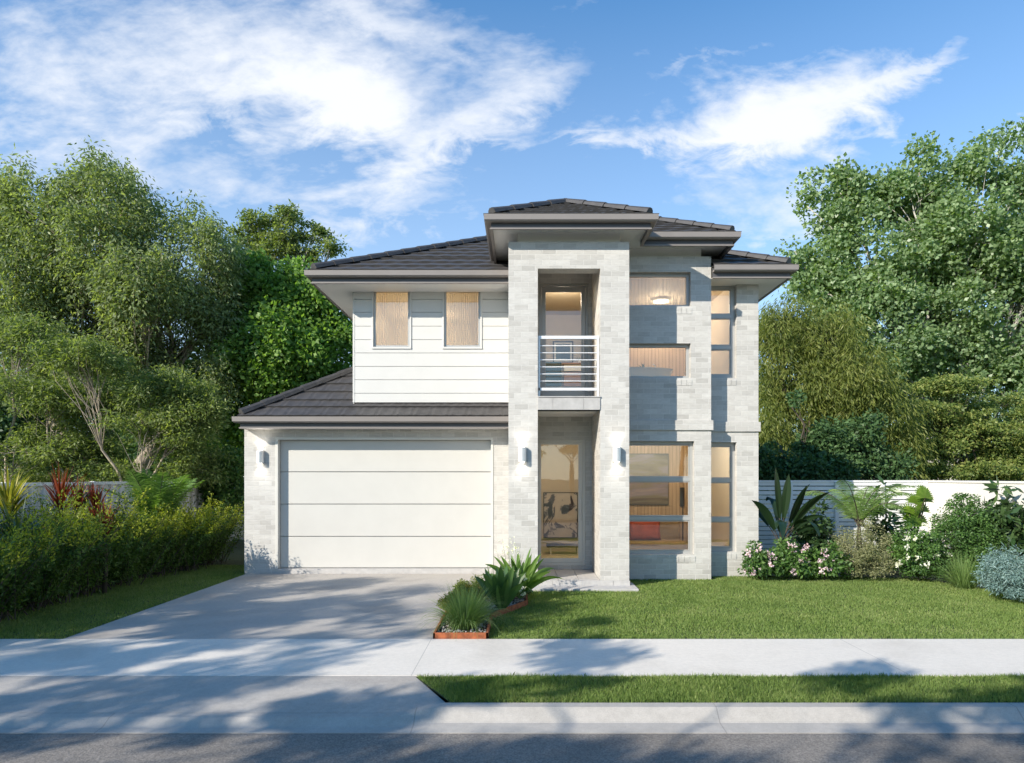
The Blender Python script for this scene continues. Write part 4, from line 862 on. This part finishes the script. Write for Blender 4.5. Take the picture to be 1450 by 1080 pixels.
# --- hedge of golden tipped shrubs
hy = [8.35, 9.25, 10.2, 11.2, 12.2, 13.2, 14.2, 15.2]
for i, y in enumerate(hy):
    x = -7.45 + (.18 if i > 5 else 0) + rnd.uniform(-.08, .08); h = 1.26 + rnd.uniform(-.08, .08) + (.08 if 1 < i < 6 else 0)
    t = thing('hedge_shrub', ['golden tipped shrub at the street end of the left hedge','golden tipped shrub second from the street end of the left hedge','golden tipped shrub third from the street end of the left hedge','golden tipped shrub in front of the red cordylines','golden tipped shrub just past the red cordylines','golden tipped shrub in front of the stiff fronded palm','golden tipped shrub second from the garage end of the hedge','golden tipped shrub beside the garage corner'][i], 'hedge shrub', (x, y, 0), 'golden tipped shrubs of the left hedge')
    n = 150; bp = np.stack([x + rng.normal(size=n) * .22, y + rng.normal(size=n) * .22, np.full(n, .02)], 1)
    a = rng.uniform(0, 2 * np.pi, n); sp_ = rng.uniform(0, 1, n) ** .6; D = unit(np.stack([np.cos(a) * sp_ * .85, np.sin(a) * sp_ * .75, np.ones(n) * .95], 1)); Ls = h * rng.uniform(.70, 1.08, n) * np.where(rng.uniform(size=n) < .2, 1.27, 1.0) / np.maximum(D[:, 2] * .9 + .12, .6)
    segs = 30; tt = np.linspace(.12, 1, segs); Pl = bp[:, None] + D[:, None] * (Ls[:, None] * tt)[..., None]; Pl[..., 2] -= (1 - D[:, None, 2]) * tt ** 2 * .25
    Pl = np.repeat(Pl.reshape(-1, 3), 4, 0); Pl += rng.normal(size=Pl.shape) * .028; tr = np.tile(np.repeat(tt, 4), n); Dl = np.repeat(np.repeat(D, segs, 0), 4, 0) * .7 + rdir(len(Pl))
    tip = (tr > .74) & (Pl[:, 2] > h * .64) & (np.repeat(rng.uniform(size=n) < .8, segs * 4))
    np_mesh('foliage', leaves(Pl[~tip], Dl[~tip], .070 * rng.uniform(.6, 1.2, (~tip).sum()), .024), 4, L_HEDGE, t)
    np_mesh('new_growth', leaves(Pl[tip], Dl[tip], .058 * rng.uniform(.6, 1.2, tip.sum()), .022), 4, L_TIP, t)
    mb = MB()
    for j in range(0, n, 2): mb.tube([bp[j], bp[j] + D[j] * Ls[j] * .5, Pl[j * segs * 4 + segs * 4 - 2]], [.010, .006, .002], 4, cap=False)
    mb.build('stems', M_DBARK, t, weld=False)
def clump(name, label, cat, x, y, z, n, L, Wd, spread, droop, mat, seg=6, part='blades', br=.06, tip=.06, up=1.0, stalk=None, lr=(.6, 1.1), group=None):
    t = thing(name, label, cat, (x, y, z), group); zz_ = z + (stalk or 0)
    a = rng.uniform(0, 2 * np.pi, n); s_ = rng.uniform(.15, 1, n); P = np.stack([x + np.cos(a) * br * s_, y + np.sin(a) * br * s_, np.full(n, zz_)], 1) + (np.array([0, 0, 1]) * rng.uniform(-.25, .1, n)[:, None] if stalk else 0)
    D = np.stack([np.cos(a) * s_ * spread, np.sin(a) * s_ * spread, np.full(n, up)], 1); v, f = strips(P, D, L * rng.uniform(*lr, n), Wd, droop * s_ * rng.uniform(.7, 1.3, n), seg, tip=tip)
    np_mesh(part, v, 4, mat, t, faces=f)
    if stalk: MB().tube([(x, y, z - .03), (x + .02, y, z + stalk * .5), (x, y, zz_)], [.04, .035, .03], 8).build('stem', M_DBARK, t, smooth=True)
    return t
def atp(px, D): return wx(px, D)
# cordylines and friends in the left border (behind the hedge)
clump('striped_cordyline', 'yellow striped strap leaved plant at the left edge by the grey fence', 'plant', atp(12, 10.8), 10.8, 0, 80, .66, .045, .75, .9, L_YEL, stalk=1.5, br=.05)
clump('strap_leaf_plant', 'dark green strap leaved plant under the yellow striped one', 'plant', atp(25, 9.9), 9.9, 0, 60, .75, .05, .95, 1.6, L_DKG, stalk=.95, br=.05)
clump('red_cordyline', 'tallest red cordyline against the grey fence', 'plant', atp(86, 11.3), 11.3, 0, 64, .58, .040, .62, .8, L_RED, stalk=1.60, br=.05)
clump('red_cordyline', 'dark red cordyline between the tallest one and the palm', 'plant', atp(112, 11.6), 11.6, 0, 58, .50, .038, .6, .8, L_RED, stalk=1.5, br=.05)
clump('red_cordyline', 'red cordyline nearest to the left palm', 'plant', atp(136, 11.9), 11.9, 0, 58, .50, .038, .55, .8, L_RED, stalk=1.45, br=.05)
clump('red_cordyline', 'small low red cordyline poking out of the hedge top', 'plant', atp(148, 11.4), 11.4, 0, 50, .40, .036, .5, .7, L_RED, stalk=1.2, br=.05)
# feather palm
def palm(name, label, x, y, z0, nf, FL, ll, mat, arch, stem_h, up=(.5, 1.3), lw=.028, nl=46, spread=1.0, angs=None, group=None, hang=-.28):
    t = thing(name, label, 'palm', (x, y, 0), group); parts = []; mb = MB()
    for i in range(nf):
        a = angs[i] if angs else (2 * math.pi * i / nf + rnd.uniform(-.3, .3)); e = rnd.uniform(*up); d = Vector((math.cos(a) * spread, math.sin(a) * spread, e)).normalized(); L = FL * rnd.uniform(.85, 1.12)
        p = Vector((x, y, z0 + stem_h)); pts = [p.copy()]; ds = [d.copy()]; m = 14
        for k in range(m): d = (d + Vector((0, 0, -arch / m * (.5 + 1.2 * k / m)))).normalized(); p = p + d * L / m; pts.append(p.copy()); ds.append(d.copy())
        mb.tube(pts, [.016 * (1 - .85 * k / m) for k in range(m + 1)], 5, cap=False)
        tt = np.linspace(.14, .99, nl); PA = np.array([list(q) for q in pts]); DA_ = np.array([list(q) for q in ds])
        Pq = np.stack([np.interp(tt * m, np.arange(m + 1), PA[:, c]) for c in range(3)], 1); Dq = unit(np.stack([np.interp(tt * m, np.arange(m + 1), DA_[:, c]) for c in range(3)], 1))
        sd_ = unit(np.cross(Dq, [0, 0, 1.0])); un = np.cross(sd_, Dq)
        for s in (-1, 1):
            dd = Dq * .75 + sd_ * s * 1.0 - un * hang + rng.normal(size=Dq.shape) * .06; ln = ll * np.sin(np.pi * np.clip(tt * .9 + .12, 0, 1)) ** .6 * rng.uniform(.9, 1.1, nl)
            parts.append(strips(Pq, dd, np.maximum(ln, ll * .25), lw, 1.0, 4, tip=.05, side=unit(Dq + un * .15)))
    v, f = join(parts); np_mesh('fronds', v, 4, mat, t, faces=f); 
    if stem_h > .05: mb.tube([(x, y, z0 - .05), (x, y, z0 + stem_h * .6), (x, y, z0 + stem_h)], [.07, .055, .035], 8)
    mb.build('trunk', M_DBARK, t, smooth=True, weld=False); return t
palm('palm', 'green palm with stiff upright fronds by the left fence', atp(222, 13.6), 13.6, 0, 13, 1.25, .48, L_PALM, .6, .95, up=(1.2, 3.2), nl=46, lw=.024)
palm('palm', 'arching feather palm with pale green fronds right of the house', atp(1196, 13.9), 13.3, 0, 12, 1.38, .32, L_PALM2, 1.8, .98, up=(1.1, 3.4), nl=56, lw=.014, hang=.12)
# big paddle leaves beside the house
def paddles(name, label, cat, x, y, specs, mat, Wd, stalk=0.0, part='leaves', z=0, twist=None):
    t = thing(name, label, cat, (x, y, z)); parts = []; mb = MB()
    for (ax, ay, az, L, w, dr, pet) in specs:
        d = np.array([[ax, ay, az]], float); d = unit(d); b = np.array([[x, y, z + stalk]]) + d * 0.02; e = b + d * pet; mb.tube([b[0], e[0]], [.012, .007], 5, cap=False)
        s = unit(np.cross(d, np.array([[0, 1.0, .2]]))); s = unit(s + rng.normal(size=(1, 3)) * .35)
        for sg, tl in ((-1, .22), (1, .22)):      # two halves folded along the midrib
            V = []; p = e.copy(); dd = d.copy(); n = np.cross(s, dd); m = 9
            for i in range(m + 1):
                tt = i / m; wv = w * math.sin(math.pi * min(1, tt * .93 + .07)) ** .75 * .5
                V.append(p.copy()); V.append(p + s * sg * wv + n * wv * tl * -1); dd = unit(dd + np.array([[0, 0, -1.0]]) * dr / m * (.4 + 1.3 * tt)); p = p + dd * L / m
            parts.append((np.concatenate(V), np.array([[2 * i, 2 * i + 1, 2 * i + 3, 2 * i + 2] for i in range(m)])))
    v, f = join(parts); np_mesh(part, v, 4, mat, t, faces=f, smooth=False)
    if stalk: mb.tube([(x, y, z - .02), (x, y, z + stalk)], [.03, .02], 7)
    mb.build('stems', M_DBARK if stalk else M_GRASS, t, weld=False); return t
x0_, y0_ = atp(1106, 13.5), 13.5
paddles('banana_plant', 'dark broad leaved banana plant beside the house wall', 'plant', x0_, y0_, [(-0.12, -0.15, 1, 1.05, 0.177, 0.35, 0.55), (0.048, -0.125, 1, 0.892, 0.177, 0.35, 0.55), (-0.5, -0.25, 1, 0.892, 0.163, 1, 0.35), (0.4, -0.5, 1, 1.05, 0.15, 0.9, 0.5), (0.36, 0.05, 1, 0.892, 0.15, 0.9, 0.5), (0.5, -0.2, 1, 0.997, 0.163, 1, 0.4), (0.2, 0.3, 1, 0.945, 0.177, 0.3, 0.5), (0.24, -0.35, 1, 0.803, 0.177, 0.3, 0.5), (1, -0.2, 0.6, 0.892, 0.15, 1.9, 0.4), (-0.25, -0.7, 0.8, 0.892, 0.177, 3, 0.5), (-0.03, 0.15, 0.8, 0.759, 0.177, 3, 0.5), (0.3, -0.7, 0.9, 0.84, 0.163, 3.1, 0.5), (0.8, 0.3, 0.9, 0.84, 0.15, 1.4, 0.4), (0.6, -0.35, 0.9, 0.714, 0.15, 1.4, 0.4), (-0.5, 0.4, 1, 0.997, 0.15, 0.8, 0.45), (-0.3, -0.6, 0.9, 0.84, 0.136, 2.2, 0.35), (-0.06, 0.1, 0.9, 0.714, 0.136, 2.2, 0.35), (0.7, -0.6, 0.8, 0.84, 0.136, 2.4, 0.4)], L_PADDLE, .2, stalk=.6)
def bushy(name, label, cat, px, D, top, halfw, n, k, crad, L, Wd, mat, seed, base_z=0, depth=None, bark=M_DBARK, fl=None, nfl=0, fsize=.03, flat=.9, gap=-1.2, cl=None, low=.12, pet=6):
    x = atp(px, D); h = wz(top, D) - base_z; rw = halfw * D / F; dp = depth or rw * .9
    bl = [(x, D, base_z + h * .52, rw * .85, dp * .85, h * .46), (x - rw * .4, D - dp * .2, base_z + h * .42, rw * .6, dp * .7, h * .38), (x + rw * .4, D - dp * .1, base_z + h * .40, rw * .6, dp * .7, h * .37), (x, D - dp * .4, base_z + h * .3, rw * .75, dp * .6, h * .26)]
    t = make_tree(name, label, cat, (x, D, base_z), max(.06, h * low), bl, n, k, crad, L, Wd, mat, bark, trunk_r=.018, seed=seed, hollow=.5, flat=flat, gap=gap, limb_r=.010, parts=('foliage', 'stem'))
    if fl:
        b = np.array(bl); i = rng.integers(0, 4, nfl); d = rdir(nfl); d[:, 1] = -np.abs(d[:, 1]); d[:, 2] = np.where(d[:, 2] < -.5, -d[:, 2], d[:, 2])
        C = b[i, :3] + unit(d) * b[i, 3:] * 1.06; m = 9; Cc = np.repeat(C, m, 0) + rng.normal(size=(nfl * m, 3)) * fsize * .9
        Pp = np.repeat(Cc, 5, 0); Dd = rdir(len(Pp)) + [0, -.3, .2]; np_mesh('flowers', leaves(Pp, Dd, fsize, fsize * .8), 4, fl, t)
    return t
bushy('flowering_shrub', 'low shrub with pink flowers against the right corner of the house', 'shrub', 1075, 12.95, 768, 28, 60, 34, .12, .085, .045, L_MID, 61, fl=L_PNK, nfl=8, fsize=.038)
bushy('flowering_shrub', 'low shrub with pink flowers under the banana plant', 'shrub', 1118, 12.95, 764, 30, 70, 36, .12, .09, .048, L_MID, 62, fl=L_PNK, nfl=9, fsize=.038)
bushy('flowering_shrub', 'low shrub with pale pink flowers left of the grey olive bush', 'shrub', 1168, 12.9, 768, 30, 70, 36, .12, .09, .048, L_MID, 63, fl=L_PNK, nfl=8, fsize=.038)
bushy('leafy_shrub', 'mid green leafy shrub between the banana plant and the palm', 'shrub', 1150, 13.7, 706, 30, 100, 26, .12, .14, .05, L_DKG, 64)
bushy('olive_bush', 'rounded grey green bush with pinkish tips in front of the palm', 'shrub', 1218, 13.0, 735, 46, 230, 70, .11, .045, .014, L_OLV, 65)
bushy('frangipani', 'dark leaved plant with long leaves behind the grey bush', 'plant', 1258, 14.0, 686, 26, 40, 14, .15, .28, .075, L_DKG, 66, gap=-1.4)
bushy('flowering_shrub', 'bright green shrub with white flowers at the lawn edge', 'shrub', 1300, 12.75, 742, 40, 150, 48, .12, .055, .034, L_MID, 67, fl=L_FLW, nfl=14, fsize=.030)
bushy('round_shrub', 'tall rounded dark green shrub before the white wall', 'shrub', 1366, 12.9, 693, 46, 330, 80, .13, .048, .028, L_MID, 68)
bushy('magnolia_plant', 'large leaved glossy plant against the white wall at the right edge', 'plant', 1432, 12.9, 684, 46, 110, 18, .17, .25, .085, L_DKG, 69, gap=-1.4)
bushy('blue_bush', 'blue grey spiky bush at the right edge of the lawn', 'shrub', 1432, 10.7, 770, 46, 230, 60, .10, .062, .013, L_BLUE, 70)
clump('ornamental_grass', 'tuft of long green grass between the white flowers and the blue bush', 'ornamental grass', atp(1364, 11.9), 11.9, 0, 520, .70, .009, .85, 2.0, L_TUFT, br=.12)
# fan palm
def fan(label, px, D, n, zc, r):
    x = atp(px, D); t = thing('fan_palm', label, 'palm', (x, D, 0)); parts = []; mb = MB()
    for i in range(n):
        a = rnd.uniform(0, 6.28); tz = zc * rnd.uniform(.55, 1.0); c = np.array([x + math.cos(a) * .3 * rnd.uniform(.3, 1), D - .1 + math.sin(a) * .2, tz]); mb.tube([(x, D, 0), ((x + c[0]) / 2, D, tz * .6), c], [.02, .012, .008], 5, cap=False)
        m = 16; th = np.linspace(-1.5, 1.5, m) + rnd.uniform(-.3, .3); nn = unit(np.array([math.cos(a) * .4, -1.0, .35])); ux = unit(np.cross(nn, [0, 0, 1.0])); uz = np.cross(ux, nn)
        D_ = np.outer(np.sin(th), ux) + np.outer(np.cos(th), uz); parts.append(strips(np.tile(c, (m, 1)), D_, r, .05, .6, 4, tip=.05, belly=.55, side=np.cross(D_, nn)))
    v, f = join(parts); np_mesh('leaves', v, 4, L_LIME, t, faces=f); mb.build('stems', M_DBARK, t, weld=False)
fan('bright lime fan palm before the slatted fence', 1292, 13.9, 9, 1.72, .26)
# --- planter bed beside the driveway
bp = [(-1.07, 8.215), (-.42, 8.215), (-.42, 9.40), (.09, 10.38), (.09, 11.6), (-1.07, 11.9)]
sheet('planting_bed_soil', [(x, y) for x, y in bp], .03, M_MULCH)
t = thing('garden_edging', 'rusty steel edging around the planting bed by the driveway', 'edging', (-1.07, 8.215, 0)); mb = MB()
for (a, b) in zip(bp, bp[1:] + bp[:1]):
    a_, b_ = Vector(a), Vector(b); d = (b_ - a_).normalized(); n_ = Vector((d.y, -d.x)) * .012; e = d * .012
    mb.prism([tuple(a_ - e + n_), tuple(b_ + e + n_), tuple(b_ + e - n_), tuple(a_ - e - n_)], -.03, .075 + rnd.uniform(0, .004))
mb.build('edging_strip', M_CORTEN, t)
pk = rng.uniform(size=(1700, 2)); px_, py_ = -1.05 + pk[:, 0] * 1.1, 8.24 + pk[:, 1] * 2.6; ok = (px_ < -.44) | (py_ > 9.5 + (px_ + .42) * 1.95); px_, py_ = px_[ok], py_[ok]
sz = rng.uniform(.008, .020, len(px_)); oc = np.array([[1, 0, 0], [0, 1, 0], [-1, 0, 0], [0, -1, 0], [0, 0, .7], [0, 0, -.7]]); fc = np.array([[0, 1, 4], [1, 2, 4], [2, 3, 4], [3, 0, 4], [1, 0, 5], [2, 1, 5], [3, 2, 5], [0, 3, 5]])
V = (np.stack([px_, py_, .035 + sz * .4], 1)[:, None] + oc[None] * sz[:, None, None] * rng.uniform(.7, 1.3, (len(px_), 6, 1))).reshape(-1, 3); Fc = (np.arange(len(px_))[:, None, None] * 6 + fc[None]).reshape(-1, 3)
tag(np_mesh('pebbles', V, 3, plain('pebble', (.42, .40, .37), .8, var=.4, vs=40), faces=Fc), 'pale pebbles in the planting bed', 'pebbles', kind='stuff')
clump('ornamental_grass', 'fine arching grass tuft at the front of the planting bed', 'ornamental grass', -.74, 8.66, .03, 800, .60, .0085, .85, 2.3, L_TUFT, br=.15)
clump('ornamental_grass', 'smaller arching grass tuft behind the front one in the planting bed', 'ornamental grass', -.66, 9.2, .03, 420, .52, .008, .85, 2.2, L_TUFT, br=.13)
bushy('ground_cover', 'low yellow green shrublet at the left edge of the planting bed', 'shrub', 653, 9.5, 838, 30, 170, 60, .08, .042, .015, lm('yellow_green_leaf', (.10, .11, .015), (.17, .18, .02), (.28, .25, .03)), 81, base_z=.03)
bushy('ground_cover', 'low olive shrublet behind the yellow green one', 'shrub', 670, 10.3, 818, 30, 120, 50, .08, .04, .014, L_WILL, 82, base_z=.03)
def rosette(label, x, y, n, L, w, mat, tilt, dr, name='agave', cat='plant', z=.03):
    sp_ = []
    for i in range(n):
        a = i * 2.399 + rnd.uniform(-.2, .2); k = (i + 1) / n; sp_.append((math.cos(a) * tilt * (.25 + k), math.sin(a) * tilt * (.25 + k), 1, L * rnd.uniform(.8, 1.1), w, dr * (.3 + k), .02))
    return paddles(name, label, cat, x, y, sp_, mat, w, z=z)
L_AG = lm('agave_leaf', (.035, .085, .022), (.06, .125, .03), (.12, .20, .05), trans=.2, rough=.4, spec=.5)
rosette('broad leaved agave standing in the middle of the planting bed', -.28, 9.75, 20, .62, .13, L_AG, .48, .6)
rosette('green strap leaved lily at the back right of the planting bed', -.02, 10.75, 26, .78, .10, L_PALM, .75, 1.3, name='lily_plant')
bushy('flowering_shrub', 'small shrub with white flowers beside the agave', 'shrub', 724, 10.5, 800, 24, 60, 40, .07, .04, .018, L_MID, 83, base_z=.03, fl=L_FLW, nfl=34, fsize=.016)
t = clump('flower_spray', 'tall airy stems with white flowers against the brick pillar', 'plant', -.15, 11.1, .03, 44, .90, .012, .42, .4, L_OLV, br=.06); 
Pf = np.array([[-.15, 11.1, .78]]) + rng.normal(size=(50, 3)) * [.12, .08, .09]; Pf = np.repeat(Pf, 6, 0); np_mesh('flowers', leaves(Pf, rdir(len(Pf)), .024, .018), 4, L_FLW, t)
bushy('leafy_shrub', 'small dark shrub at the base of the strap leaved lily', 'shrub', 735, 10.75, 822, 20, 50, 34, .07, .05, .022, L_DKG, 84, base_z=.03)
clump('strap_leaf_plant', 'slender upright green strap leaved plant behind the agave', 'plant', -.42, 10.5, .03, 36, .62, .03, .5, .6, L_PALM, br=.05)
